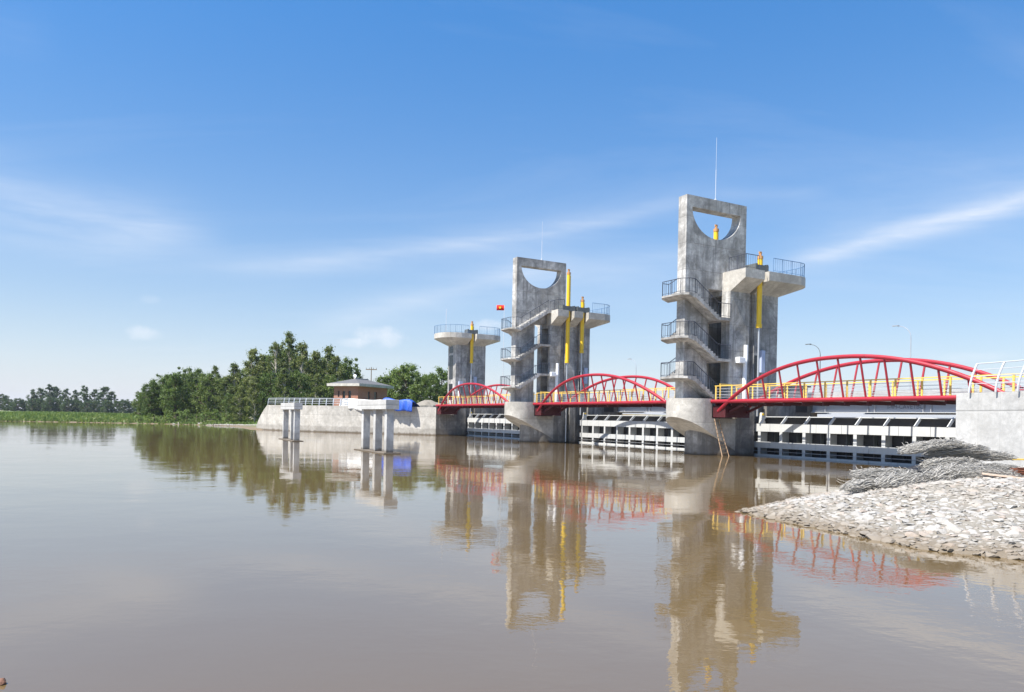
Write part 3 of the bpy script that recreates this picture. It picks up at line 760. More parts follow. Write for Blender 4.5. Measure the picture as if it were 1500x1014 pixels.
# ------------------------------------------------------------------ road bridge behind the towers
def road_bridge(bs, be, label, lettering=False):
    root = dam_thing('road_bridge_span', 12.3, (bs+be)/2, 3.3, label, 'bridge', 'plate girder road spans downstream')
    hl = (bs-be)/2
    for s in (0.0, 6.4):
        MB().box(s, s+.03, -hl, hl, .11, .93).build('girder_web', 'girder_grey', root)
        MB().box(s-.2, s+.23, -hl, hl, .06, .108).build('flange', 'gate_white', root); MB().box(s-.2, s+.23, -hl, hl, .932, .98).build('flange', 'girder_grey', root)
    y = hl-1.3; k = 0
    while y > -hl+.4:
        MB().box(-.19, -.003, y-.015, y+.015, .11, .93).build('stiffener', 'girder_grey', root)
        y -= 3.7 if k % 2 == 0 else .55; k += 1
    MB().box(-.6, 7.0, -hl, hl, .983, 1.3).build('road_slab', 'concrete_pale', root)
    for s in (-.6, 6.8): MB().box(s, s+.2, -hl, hl, 1.303, 1.62).build('parapet', 'concrete_white', root)
    if lettering:
        cu = bpy.data.curves.new('lettering', 'FONT'); cu.body = 'I-4H-CAVETBOI'; cu.size = .42; cu.extrude = .002; cu.align_x = 'CENTER'
        cu.materials.append(M['ink']); tmp = bpy.data.objects.new('tmp', cu); me = bpy.data.meshes.new_from_object(tmp); bpy.data.objects.remove(tmp); t = bpy.data.objects.new('lettering', me); COL.objects.link(t); t.parent = root
        t.matrix_local = Matrix.Translation((-.006, hl-7.9, .36)) @ Matrix(((0, 0, -1, 0), (-1, 0, 0, 0), (0, 1, 0, 0), (0, 0, 0, 1)))
    return root
road_bridge(-1.3, -24.0, 'grey plate girder road span behind the right white gate', True)
road_bridge(SP-1.3, 2.2, 'grey plate girder road span behind the middle white gate')
road_bridge(2*SP-1.3, SP+2.2, 'grey plate girder road span behind the left white gate')
def lamp(s, b, h, label, dark=False):
    root = dam_thing('street_lamp', s, b, 4.6, label, 'street lamp', 'street lamps along the road bridge')
    m = 'machine_grey' if dark else 'steel'
    MB().tube([(0, 0, 0), (0, 0, h*.82)], .055, 8, True, .035).build('pole', m, root)
    arm = [(0, q*1.15*(1-math.cos(t))/1.0, h*.82+1.0*math.sin(t)) for t in np.linspace(0, math.pi/2, 9) for q in (1,)]
    MB().tube(arm, .03, 6, True, .025).build('arm', m, root)
    MB().hull([(sx*.09, 1.05+q, h*.82+1.0+zz) for sx in (-1, 1) for q, zz in ((0, .03), (.55, .02), (.5, .08), (0, .08))]).build('lamp_head', m, root)
    MB().tube([(0, 0, 0), (0, 0, .25)], .14, 8).build('base', m, root)
lamp(18.6, 3.2, 4.9, 'street lamp with its curved arm above the right red arch, nearer the tower', True)
lamp(18.6, -5.3, 5.9, 'pale tall street lamp with curved arm right of the two above the right arch')
lamp(18.6, 29.4, 5.2, 'street lamp seen above the middle red arch')
# small control hut on the road beside the right tower
root = dam_thing('control_hut', 15.2, 3.4, 4.6, 'small grey hut behind the right red arch, beside the tower', 'hut')
MB().box(-.9, .9, -1.0, 1.0, 0, 1.0).build('wall', 'concrete_pale', root); MB().box(-1.1, 1.1, -1.2, 1.2, 1.003, 1.12).build('roof', 'machine_grey', root)
MB().box(-.91, -.6, -.6, .6, .35, .85).build('window', 'glass_dark', root); MB().box(-.5, .5, -1.01, -.7, .35, .85).build('window', 'glass_dark', root)

# ------------------------------------------------------------------ wing walls and their railings
def wall_strip(path, tops, z0, thick, name, mat, parent):
    "vertical wall along a path (dam frame), thickened to its left side"
    n = len(path); P = [Vector((s, b)) for s, b in path]; vs = []
    for i in range(n):
        d = (P[min(i+1, n-1)]-P[max(i-1, 0)]).normalized(); nr = Vector((d.y, -d.x))*thick
        q = P[i]+nr; vs += [(P[i].x, P[i].y, z0), (P[i].x, P[i].y, tops[i]), (q.x, q.y, tops[i]), (q.x, q.y, z0)]
    fs = [(0, 1, 2, 3), (4*n-4, 4*n-1, 4*n-2, 4*n-3)]
    for i in range(n-1):
        a, c = 4*i, 4*i+4
        fs += [(a, c, c+1, a+1), (a+1, c+1, c+2, a+2), (a+2, c+2, c+3, a+3), (a+3, c+3, c, a)]
    o = MB().add(vs, fs).build(name, mat, parent); smooth_by_angle(o, 25); return o
def resample(path, n):
    P = [Vector(p) for p in path]; out = []
    m = len(P)
    for i in range(m-1):
        p0, p1, p2, p3 = P[max(i-1, 0)], P[i], P[i+1], P[min(i+2, m-1)]
        for k in range(n):
            t = k/n; out.append(.5*((2*p1)+(-p0+p2)*t+(2*p0-5*p1+4*p2-p3)*t*t+(-p0+3*p1-3*p2+p3)*t**3))
    out.append(P[-1]); return [(q.x, q.y) for q in out]
def frame_root(name, label, cat, group=None): return tag(empty(name, W(0, 0, 0), ANG), label, cat, group)
lw = resample(LWALL, 4)
root = frame_root('retaining_wall', 'long pale concrete wing wall curving along the left bank below the brick house', 'wall', 'curved wing walls')
tops = [3.72]*len(lw)
for i in range(5): tops[-1-i] = .35+i*(3.72-.35)/5
wall_strip(lw, tops, -1.7, .6, 'wall', 'concrete_pale', root)
cap = lw[:-6]; capP = []
root2 = frame_root('steel_railing', 'pale steel railing on top of the left wing wall, left of the brick house', 'railing', 'steel railings on the wing walls')
def wall_rail(root, path, ztop, mat, r0, r1, h=1.0, lean=.35, step=1.35, pale='pale_metal'):
    P = [Vector((s, b, ztop)) for s, b in path]; acc = 0; posts = []; last = None
    for i, p in enumerate(P):
        if last is None or (p-last).length > step: posts.append(i); last = p
    outs = []
    for i in range(len(P)):
        d = (P[min(i+1, len(P)-1)]-P[max(i-1, 0)]); d.z = 0; d.normalize(); outs.append(Vector((d.y, -d.x, 0)))
    for i in posts:
        # curved flat post bending inwards to the top
        pts = [P[i]+outs[i]*(.12+lean*(t**1.7))+Vector((0, 0, h*t)) for t in np.linspace(0, 1, 7)]
        mb = MB()
        for a, c in zip(pts[:-1], pts[1:]): mb.bar(a, c, r0, .05, tuple(outs[i]))
        mb.build('railing_post', mat, root)
    for t in (.3, .55, .78, 1.0):
        MB().tube([P[i]+outs[i]*(.12+lean*(t**1.7))+Vector((0, 0, h*t)) for i in range(len(P))], r1*(1.7 if t == 1 else 1), 6).build('rail_bar', 'machine_grey' if t == 1 and lean > .3 else pale, root)
wall_rail(root2, lw[13:-5], 3.72, 'steel', .12, .028, 1.0, .15, 1.1, 'steel')
rw = resample(RW[2:], 5)
root = frame_root('retaining_wall', 'bright white concrete wing wall at the right edge behind the wire bundles', 'wall', 'curved wing walls')
wall_strip(rw, [3.86]*len(rw), -1.7, -.6, 'wall', 'concrete_white', root)
MB().box(-4.88, 13, -29.0, -23.42, -1.7, 3.84).build('abutment', 'concrete_white', root)
root2 = frame_root('steel_railing', 'curved-post galvanised railing on the white wall at the right edge', 'railing', 'steel railings on the wing walls')
wall_rail(root2, rw[3:], 3.86, 'girder_grey', .07, .014, 1.22, -.42, .95, 'girder_grey')
# yellow railing continuing on the right abutment
root = dam_thing('abutment_railing', 1.95, -24.0, 3.85, 'yellow railing on the right abutment beyond the red arch end', 'railing')
for i in range(5): MB().box(-.04, .04, -i*1.5-.05, -i*1.5+.05, 0, 1.15).build('post', 'yellow_paint', root)
MB().box(-.05, .05, -6.1, .1, 1.153, 1.24).build('hand_rail', 'yellow_paint', root)
for z in (.4, .75): MB().tube([(0, .1, z), (0, -6.1, z)], .02, 6).build('rail_bar', 'steel', root)

# ------------------------------------------------------------------ free-standing trestles in the water
def trestle(x, y, ang, L, w, cols, label):
    root = tag(empty('concrete_trestle', (x, y, 0), ang), label, 'trestle', 'concrete trestles standing in the water')
    MB().box(0, w, -.25, L, 2.84, 3.46).build('cap_beam', 'concrete_white', root, bevel=.02)
    MB().box(-.12, w+.12, -.35, L+.15, -.12, .05).build('footing', 'concrete_pale', root)
    for q in cols: MB().box(w/2-.24, w/2+.24, q-.22, q+.22, -1.5, 2.842).build('column', 'concrete_white', root)
p = at(562, 663, 47.9); trestle(p.x, p.y, ANG, 5.9, .9, (.35, 2.6, 5.2), 'nearer white concrete trestle in the water, three legs, in front of the brick house')
p = at(429, 645, 67.0); trestle(p.x, p.y, ANG+math.radians(-2), 6.6, .75, (.35, 2.0, 5.9), 'farther, smaller white concrete trestle in the water at the left')

# ------------------------------------------------------------------ wooden ladder leaning on the right pier
a0 = Vector((2.0, FLN-.12, 2.7)); a1 = Vector((2.45, FLN-.75, -.3))
root = dam_thing('ladder', 2.6, FLN-.6, 0, 'worn wooden ladder leaning on the right tower pier above the water', 'ladder')
off0 = Vector((2.6, FLN-.6, 0)); du = Vector((.27, 0, .02))
for sg in (-1, 1): MB().tube([a0-off0+du*sg*.75, (a0+a1)/2-off0+du*sg*.95+Vector((0, .03, 0)), a1-off0+du*sg*1.25], .035, 6).build('side_rail', 'timber', root)
for i in range(10):
    t = (i+.6)/10.4; c = a0.lerp(a1, t)-off0; MB().tube([c-du*1.15, c+du*1.15], .022, 5).build('rung', 'old_timber', root)

# ------------------------------------------------------------------ brick guard house and tarpaulins
def house():
    c = at(524, 594, 111.0); ax = Vector((-.91, .414, 0)); rz = math.atan2(ax.y, ax.x)     # x along the sunny face, y away from the water
    root = tag(empty('brick_house', (c.x, c.y, 3.45), rz), 'small red brick house with flat hipped roof on the left bank', 'house')
    # local frame: x to the left along the lit face, -y away (frame is right-handed with rz)
    Lx, Ly, H = 4.4, 7.6, 3.3
    sy = -1     # building extends to local -y
    wt = .22
    def wall_x(y, wins, yout):
        mb = MB(); xs = [0]+[q for wn in wins for q in wn[:2]]+[Lx]
        y0, y1 = sorted((y, y+wt*yout))
        for i in range(0, len(xs), 2): mb.box(xs[i], xs[i+1], y0, y1, 0, H)
        for a, b2, z0, z1 in wins: mb.box(a, b2, y0, y1, 0, z0); mb.box(a, b2, y0, y1, z1, H)
        return mb.build('wall', 'brick', root)
    def wall_y(x, wins, xout):
        mb = MB(); ys = [wt+.002]+[q for wn in wins for q in wn[:2]]+[Ly-wt-.002]; x0, x1 = sorted((x, x+wt*xout))
        for i in range(0, len(ys), 2): mb.box(x0, x1, -ys[i+1], -ys[i], 0, H)
        for a, b2, z0, z1 in wins: mb.box(x0, x1, -b2, -a, 0, z0); mb.box(x0, x1, -b2, -a, z1, H)
        return mb.build('wall', 'brick', root)
    w1 = [(1.25, 1.75, 1.0, 2.6), (2.3, 2.8, 1.0, 2.6), (3.35, 3.65, 1.7, 2.6)]; w2_ = [(2.5, 3.0, 1.0, 2.6), (4.1, 4.9, .1, 2.6)]
    wall_x(0, w1, -1); wall_x(-Ly, w1[:2], 1); wall_y(0, w2_, 1); wall_y(Lx, w2_[:1], -1)
    for a, b2, z0, z1 in w1: MB().box(a+.01, b2-.01, -.16, -.12, z0+.01, z1-.01).build('window', 'glass_dark', root)
    for a, b2, z0, z1 in w2_: MB().box(.12, .16, -b2+.01, -a-.01, z0+.01, z1-.01).build('window', 'glass_dark', root)
    MB().box(.10, .17, -4.52, -4.47, .1, 2.6).build('door_post', 'timber', root)
    MB().box(.02, Lx-.02, -Ly+.02, -.02, -.1, .02).build('floor_slab', 'concrete_pale', root)
    o = .75
    roof = MB(); e = [(-o, o), (Lx+o, o), (Lx+o, -Ly-o), (-o, -Ly-o)]
    roof.extrude(e, H+.002, H+.40, 'z'); roof.build('roof_slab', 'concrete_pale', root)
    cxm = Lx/2
    MB().add([(-o+.1, o-.1, H+.402), (Lx+o-.1, o-.1, H+.402), (Lx+o-.1, -Ly-o+.1, H+.402), (-o+.1, -Ly-o+.1, H+.402), (cxm, -2.2, H+1.25), (cxm, -Ly+2.2, H+1.25)],
             [(0, 1, 4), (1, 2, 5, 4), (2, 3, 5), (3, 0, 4, 5), (0, 3, 2, 1)]).build('roof', 'roof_grey', root)
    rg = MB(); rg.bar((cxm, -2.1, H+1.28), (cxm, -Ly+2.1, H+1.28), .3, .14); rg.build('roof_ridge', 'concrete_pale', root)
    MB().tube([(cxm+.8, -3.2, H+.9), (cxm+.8, -3.2, H+1.55)], .05, 6).build('vent_pipe', 'pale_metal', root)
    mb = MB(); cc = Vector((cxm+.8, -3.2, H+1.65))
    mb.hull([cc+Vector((.32*math.cos(t), .10*math.sin(t*2)-.06*k, .32*math.sin(t))) for t in np.linspace(0, 6.28, 12) for k in (0, 1)]); mb.build('satellite_dish', 'pale_metal', root)
house()
def drape(name, mat, p0, p1, depth, z0, z1, label, seed):
    "a sheet thrown over a heap: a hanging front with a ragged hem, then a sagging top falling away behind"
    rnd = random.Random(seed); nx, ny = 40, 22; p0, p1 = Vector(p0), Vector(p1); d = (p1-p0); nr = Vector((-d.y, d.x, 0)).normalized()
    c = (p0+p1)/2; vs = []; ph = [rnd.uniform(0, 6) for _ in range(8)]
    for j in range(ny):
        v = j/(ny-1)
        for i in range(nx):
            u = i/(nx-1)
            crest = z1-.10+.10*math.sin(u*4+ph[0])+.05*math.sin(u*11+ph[1])-.25*max(0, abs(u-.5)-.42)/.08
            hem = z0+.18*math.sin(u*5+ph[2])+.10*math.sin(u*13+ph[3])
            fold = .07*math.sin(u*26+ph[4])+.05*math.sin(u*41+ph[5])
            if v < .45: w_ = v/.45; z = hem+(crest-hem)*w_**.9; off_ = fold*(1-w_)*1.3+.25*w_**2
            else: w_ = (v-.45)/.55; z = crest+.12*math.sin(w_*3.1)-(crest-z0)*w_**2.2+.06*math.sin(u*9+w_*5+ph[6]); off_ = .25+depth*w_
            q = p0+d*(u+.01*math.sin(6*v+ph[7]))+nr*off_
            vs.append((q.x-c.x, q.y-c.y, z-3.5))
    fs = [(j*nx+i, j*nx+i+1, (j+1)*nx+i+1, (j+1)*nx+i) for j in range(ny-1) for i in range(nx-1)]
    o = MB().add(vs, fs).build(name, mat, None, smooth=True); o.location = (c.x, c.y, 3.5)
    md = o.modifiers.new('thickness', 'SOLIDIFY'); md.thickness = .02
    return tag(o, label, 'tarpaulin', 'tarpaulins on the left bank')
def wl(i, inset): s, b = lw[i]; s2, b2 = lw[i+1]; d = Vector((s2-s, b2-b)).normalized(); return W(s+d.y*inset, b-d.x*inset, 0)
a = at(560, 596, 101.7); c = at(497, 594, 104.7); drape('tarpaulin', 'tarp_white', (c.x, c.y, 0), (a.x, a.y, 0), 2.6, 3.3, 4.75, 'white tarpaulin over a heap in front of the brick house', 3)
a = at(603, 596, 99.6); c = at(557, 596, 101.6); drape('tarpaulin', 'tarp_blue', (c.x, c.y, 0), (a.x, a.y, 0), 2.4, 3.25, 4.8, 'bright blue tarpaulin hanging over the wall edge right of the house', 8)
def mound(x, y, rx, ry, h, mat, label, name, cat, z0=3.45):
    rnd = random.Random(int(x*7)); n, m = 26, 8; vs = [(0, 0, h)]; fs = []
    for j in range(1, m):
        t = j/(m-1)
        for i in range(n):
            a2 = 6.2832*i/n; k = 1+.16*math.sin(3*a2+1)+.1*math.sin(7*a2)+rnd.uniform(-.05, .05)
            vs.append((rx*t*k*math.cos(a2), ry*t*k*math.sin(a2), h*(1-t**1.5)*rnd.uniform(.88, 1.08)-.05*(t == 1)))
    fs += [(0, 1+i, 1+(i+1) % n) for i in range(n)]
    for j in range(m-2):
        for i in range(n):
            a2 = 1+j*n; i2 = (i+1) % n; fs.append((a2+i, a2+n+i, a2+n+i2, a2+i2))
    o = MB().add(vs, fs).build(name, mat, None, smooth=True); o.location = (x, y, z0); return tag(o, label, cat)
p = at(626, 595, 108.0); mound(p.x, p.y, 3.0, 3.0, 1.4, 'dirt', 'pale sand heap on the left bank between blue sheet and red bridge', 'sand_heap', 'heap')

# power pole behind the house
p = at(543, 590, 150.0); root = tag(empty('power_pole', (p.x, p.y, 1.0)), 'power pole with crossarm rising behind the brick house', 'power pole')
ztop = at(543, 538, 150).z-1.0
MB().tube([(0, 0, 0), (0, 0, ztop)], .11, 8, True, .08).build('pole', 'old_timber', root); MB().box(-1.1, 1.1, -.06, .06, ztop-.55, ztop-.38).build('crossarm', 'old_timber', root)
for x in (-1.0, -.4, .4, 1.0): MB().tube([(x, 0, ztop-.38), (x, 0, ztop-.1)], .05, 6).build('insulator', 'machine_grey', root)

# flag on its thin pole behind the middle tower
p = at(736, 590, 112.0); zt = at(736, 446.5, 112).z
root = tag(empty('flag', (p.x, p.y, 3.5)), 'small red flag with yellow star flying left of the middle tower', 'flag')
MB().tube([(0, 0, 0), (0, 0, zt-3.5)], .045, 6, True, .03).build('flag_pole', 'pale_metal', root)
fw, fh = 1.15, .78; vs = []; nx = 13
for j in range(2):
    for i in range(nx): u = i/(nx-1); vs.append((-u*fw, .09*math.sin(u*7), zt-3.55-fh*(1-j)-.03*u))
cl = MB().add(vs, [(i, i+1, nx+i+1, nx+i) for i in range(nx-1)]).build('flag_cloth', 'flag_red', root, smooth=True)
cl.modifiers.new('thickness', 'SOLIDIFY').thickness = .012
st = []
for k in range(10): r_ = .25 if k % 2 == 0 else .1; a2 = math.pi/2+k*math.pi/5; st.append((-.55*fw+r_*math.cos(a2), zt-3.55-fh/2+r_*math.sin(a2)))
MB().extrude(st, -.16, .10, 'y').build('star', 'star_yellow', cl)

# ------------------------------------------------------------------ trees
def leaf_cloud(rng, centers, radii, per, size, squash=.8):
    "random leaf quads gathered in clumps; returns vertex and face arrays"
    C = np.repeat(np.array(centers), per, 0); Rr = np.repeat(np.array(radii), per)
    n = len(C); d = rng.normal(size=(n, 3)); d /= np.linalg.norm(d, axis=1)[:, None]
    rad = Rr*np.minimum(np.abs(rng.normal(size=n))*.62+.12, 1.75)
    P = C + d*rad[:, None]*np.array([1, 1, squash])
    nrm = d*.55+rng.normal(size=(n, 3))*.6+np.array([0, 0, .35]); nrm /= np.linalg.norm(nrm, axis=1)[:, None]
    t = np.cross(nrm, rng.normal(size=(n, 3))); t /= np.linalg.norm(t, axis=1)[:, None]; b2 = np.cross(nrm, t)
    sz = size*rng.uniform(.6, 1.35, n)[:, None]; asp = rng.uniform(.45, .8, n)[:, None]
    V = np.stack([P-t*sz, P-b2*sz*asp, P+t*sz, P+b2*sz*asp], 1).reshape(-1, 3)
    Fc = np.arange(4*n).reshape(-1, 4); return V, Fc
def np_mesh(name, V, Fc, mat):
    me = bpy.data.meshes.new(name); me.from_pydata(V.tolist(), [], Fc.tolist()); me.materials.append(M[mat]); me.update(); return me
def tree_kind(seed, H, wid, shape, leafmat, barkmat, nclump, per, size, base=.12):
    rng = np.random.default_rng(seed); cs, rs = [], []; trunk = MB(); lean = rng.uniform(-.04, .04, 2)*H
    def axis(t): return np.array([lean[0]*t*t, lean[1]*t*t, H*t])
    for i in range(nclump):
        t = base+(1-base)*((i+rng.random())/nclump)**.9
        u = (t-base)/(1-base)
        env = {'tall': (math.sin(math.pi*min(1, .16+.84*u**1.1))**.6)*(1-.15*u), 'round': math.sqrt(max(0, 1-(1.7*u-.75)**2))*.95+.12, 'column': .75+.3*math.sin(math.pi*u)-.45*u**4}[shape]
        a = rng.random()*6.283; q = math.sqrt(rng.random())*wid*env
        c = axis(min(t, .97))+np.array([math.cos(a)*q, math.sin(a)*q, rng.normal()*.03*H]); r = wid*rng.uniform(.16, .40)*(1.15-.45*u)
        cs.append(c); rs.append(r)
        if i % 2 == 0 and q > .2: st_ = axis(max(.08, t-.16)); trunk.tube([st_, (st_+c)/2+np.array([0, 0, .04*H]), c], .035*wid*(1.3-u), 5, False, .012*wid)
    trunk.tube([axis(t) for t in np.linspace(0, .93, 9)], (.013 if barkmat == 'bark_pale' else .018)*H+.03, 7, True, .03)
    V, Fc = leaf_cloud(rng, cs, rs, per, size)
    return np_mesh('crown', V, Fc, leafmat), trunk.mesh('trunk', barkmat, True)
K = {
 'tall': [tree_kind(10+i, 14, 2.9, 'tall', 'leaf_olive', 'bark_pale', 120, 105, .15, .04) for i in range(4)],
 'dark': [tree_kind(20+i, 10, 3.0, 'round', 'leaf_dark', 'bark_dark', 115, 105, .145, .02) for i in range(4)],
 'open': [tree_kind(30+i, 16, 3.0, 'tall', 'leaf_olive', 'bark_pale', 90, 90, .145, .22) for i in range(3)],
 'bright': [tree_kind(40+i, 9, 2.9, 'round', 'leaf_bright', 'bark_dark', 110, 105, .145, .02) for i in range(3)],
 'far': [tree_kind(50+i, 13, 2.9, 'column', 'leaf_far', 'bark_dark', 80, 70, .24, .06) for i in range(4)],
 'farlow': [tree_kind(60+i, 7, 3.6, 'round', 'leaf_far', 'bark_dark', 70, 70, .24, .02) for i in range(3)],
 'bush': [tree_kind(70+i, 1.8, 1.3, 'round', 'leaf_bright', 'bark_dark', 16, 60, .09, .05) for i in range(3)],
}
HT = {'tall': 14, 'dark': 10, 'open': 16, 'bright': 9, 'far': 13, 'farlow': 7, 'bush': 1.8}
trnd = random.Random(5)
def tree(kind, x, ytop, Y, wscale, label, group, name, cat='tree'):
    p = at(x, ytop, Y); gz = ground_z(p.x, p.y); h = p.z-gz; k = trnd.randrange(len(K[kind])); s = h/HT[kind]/1.02
    root = tag(empty(name, (p.x, p.y, gz-.05), trnd.uniform(0, 6.28)), label, cat, group); root.scale = (s*wscale, s*wscale, s)
    inst('crown', K[kind][k][0], root); inst('trunk', K[kind][k][1], root)
    return root
ORD = ['first', 'second', 'third', 'fourth', 'fifth', 'sixth', 'seventh', 'eighth', 'ninth', 'tenth', 'eleventh', 'twelfth', 'thirteenth', 'fourteenth', 'fifteenth', 'sixteenth']
row1 = [(206, 574, 172, 'dark', 1.0), (222, 559, 168, 'dark', 1.0), (240, 548, 170, 'dark', 1.0), (257, 547, 163, 'bright', .9), (271, 541, 170, 'dark', .9), (290, 543, 166, 'dark', 1.0), (306, 546, 160, 'dark', .95)]
for i, (x, yt, Y, k, w_) in enumerate(row1):
    tree(k, x, yt, Y, w_, '%s rounded green tree from the left end of the left-bank wood' % ORD[i], 'rounded trees of the left-bank wood', 'broadleaf_tree')
row2 = [(318, 537, 186, 'tall', .8), (333, 556, 158, 'tall', 1.1), (345, 533, 160, 'tall', 1.0), (367, 512, 160, 'tall', 1.0), (385, 521, 166, 'tall', .9), (404, 500, 162, 'open', .9), (426, 489, 165, 'open', 1.0), (443, 503, 159, 'tall', .85), (461, 513, 164, 'tall', .9), (479, 508, 168, 'tall', .85), (496, 520, 163, 'tall', .9), (513, 528, 170, 'dark', .8)]
row2b = [(215, 572, 185), (232, 562, 188), (250, 556, 190), (268, 554, 187), (286, 556, 190), (304, 556, 188), (326, 552, 190), (349, 545, 186), (372, 532, 188), (394, 520, 190), (416, 512, 186), (436, 514, 190), (456, 524, 187), (474, 524, 190), (492, 532, 186), (508, 540, 190)]
for i, (x, yt, Y) in enumerate(row2b):
    tree('dark', x, yt, Y, .95, '%s tree from the left in the dark back row of the left-bank wood' % ORD[i], 'back row trees of the left-bank wood', 'back_row_tree')
for i, (x, yt, Y, k, w_) in enumerate(row2):
    lab = 'tallest tree of the left-bank wood, loose crown above a pale trunk' if i == 6 else '%s tall olive tree from the left in the high part of the left-bank wood' % ORD[i]
    tree(k, x, yt, Y, w_, lab, 'tall trees of the left-bank wood', 'tall_tree')
row3 = [(352, 566, 148, 'tall', 1.2), (374, 552, 147, 'tall', 1.05), (396, 545, 148, 'dark', .9), (418, 540, 146, 'tall', 1.0), (440, 546, 147, 'dark', .9), (462, 548, 146, 'tall', 1.0), (486, 550, 147, 'dark', .9), (338, 576, 150, 'dark', .9)]
for i, (x, yt, Y, k, w_) in enumerate(sorted(row3)):
    tree(k, x, yt, Y, w_, '%s dark understorey tree from the left at the front of the wood' % ORD[i], 'understorey trees of the left-bank wood', 'understorey_tree')
row4 = [(560, 551, 150, 'bright', .9), (577, 546, 155, 'bright', .9), (596, 534, 150, 'bright', 1.0), (613, 547, 158, 'bright', .9), (631, 547, 150, 'bright', .95), (648, 541, 155, 'bright', .9), (667, 552, 160, 'bright', .9)]
for i, (x, yt, Y, k, w_) in enumerate(row4):
    tree(k, x, yt, Y, w_, '%s bright green tree from the left, between the brick house and the round-platform tower' % ORD[i], 'bright trees behind the house', 'leafy_tree')
row5 = [(48, 571, 420, 'far', 1.0), (60, 568, 425, 'far', 1.0), (73, 564, 420, 'far', 1.0), (84, 566, 430, 'far', 1.0), (96, 569, 420, 'far', .9), (112, 571, 425, 'far', .9), (124, 566, 420, 'far', 1.0), (138, 570, 430, 'far', 1.0), (152, 566, 420, 'far', 1.1), (163, 573, 425, 'far', 1.1)]
for i, (x, yt, Y, k, w_) in enumerate(row5):
    tree(k, x, yt, Y, w_, '%s from the left of the tall dark trees on the far bank at the left' % ORD[i], 'tall trees on the far bank', 'far_tree')
row6 = [(3, 578, 410), (13, 585, 405), (27, 584, 400), (36, 587, 405), (48, 585, 400), (60, 584, 402), (72, 583, 400), (86, 585, 404), (100, 584, 400), (113, 586, 402), (128, 588, 400), (142, 587, 404), (158, 586, 400), (171, 588, 402), (183, 586, 400), (196, 589, 402)]
for i, (x, yt, Y) in enumerate(row6):
    tree('farlow', x, yt, Y, trnd.uniform(.75, 1.0), '%s from the left of the low dark trees along the far bank' % ORD[i], 'low trees on the far bank', 'low_far_tree')
row7 = [(226, 606, 150), (243, 609, 149), (258, 603, 150), (274, 600, 151), (288, 607, 149), (301, 605, 150), (312, 603, 151), (322, 601, 152), (331, 606, 148), (206, 609, 150)]
for i, (x, yt, Y) in enumerate(sorted(row7)):
    tree('bush', x, yt, Y, trnd.uniform(1.0, 1.5), '%s green bush from the left along the left shore below the wood' % ORD[i], 'bushes on the left shore', 'bush', 'bush')

# grass and reeds of the left shore
def grass():
    rng = np.random.default_rng(3); n = 26000
    u = rng.uniform(-1.1, .18, n); Y = 143+np.power(rng.random(n), 1.6)*120; X = -60+u*60-(Y-143)*.35*(u < 0)
    h = ground_h(X, Y); k = (h > .03) & (h < 2.0); X, Y, h = X[k], Y[k], h[k]; n = len(X)
    a = rng.uniform(0, 6.28, n); w_ = rng.uniform(.12, .3, n)*(1+(Y-143)/90); hh = rng.uniform(.18, .62, n)
    V = np.stack([np.stack([X-w_*np.cos(a), Y-w_*np.sin(a), h-.03], 1), np.stack([X+w_*np.cos(a), Y+w_*np.sin(a), h-.03], 1), np.stack([X+rng.normal(size=n)*.12, Y+rng.normal(size=n)*.12, h+hh], 1)], 1).reshape(-1, 3)
    o = bpy.data.objects.new('grass', np_mesh('grass', V, np.arange(3*n).reshape(-1, 3), 'grass_blade')); COL.objects.link(o); tag(o, 'reedy green grass along the left shore', 'grass', kind='stuff')
grass()

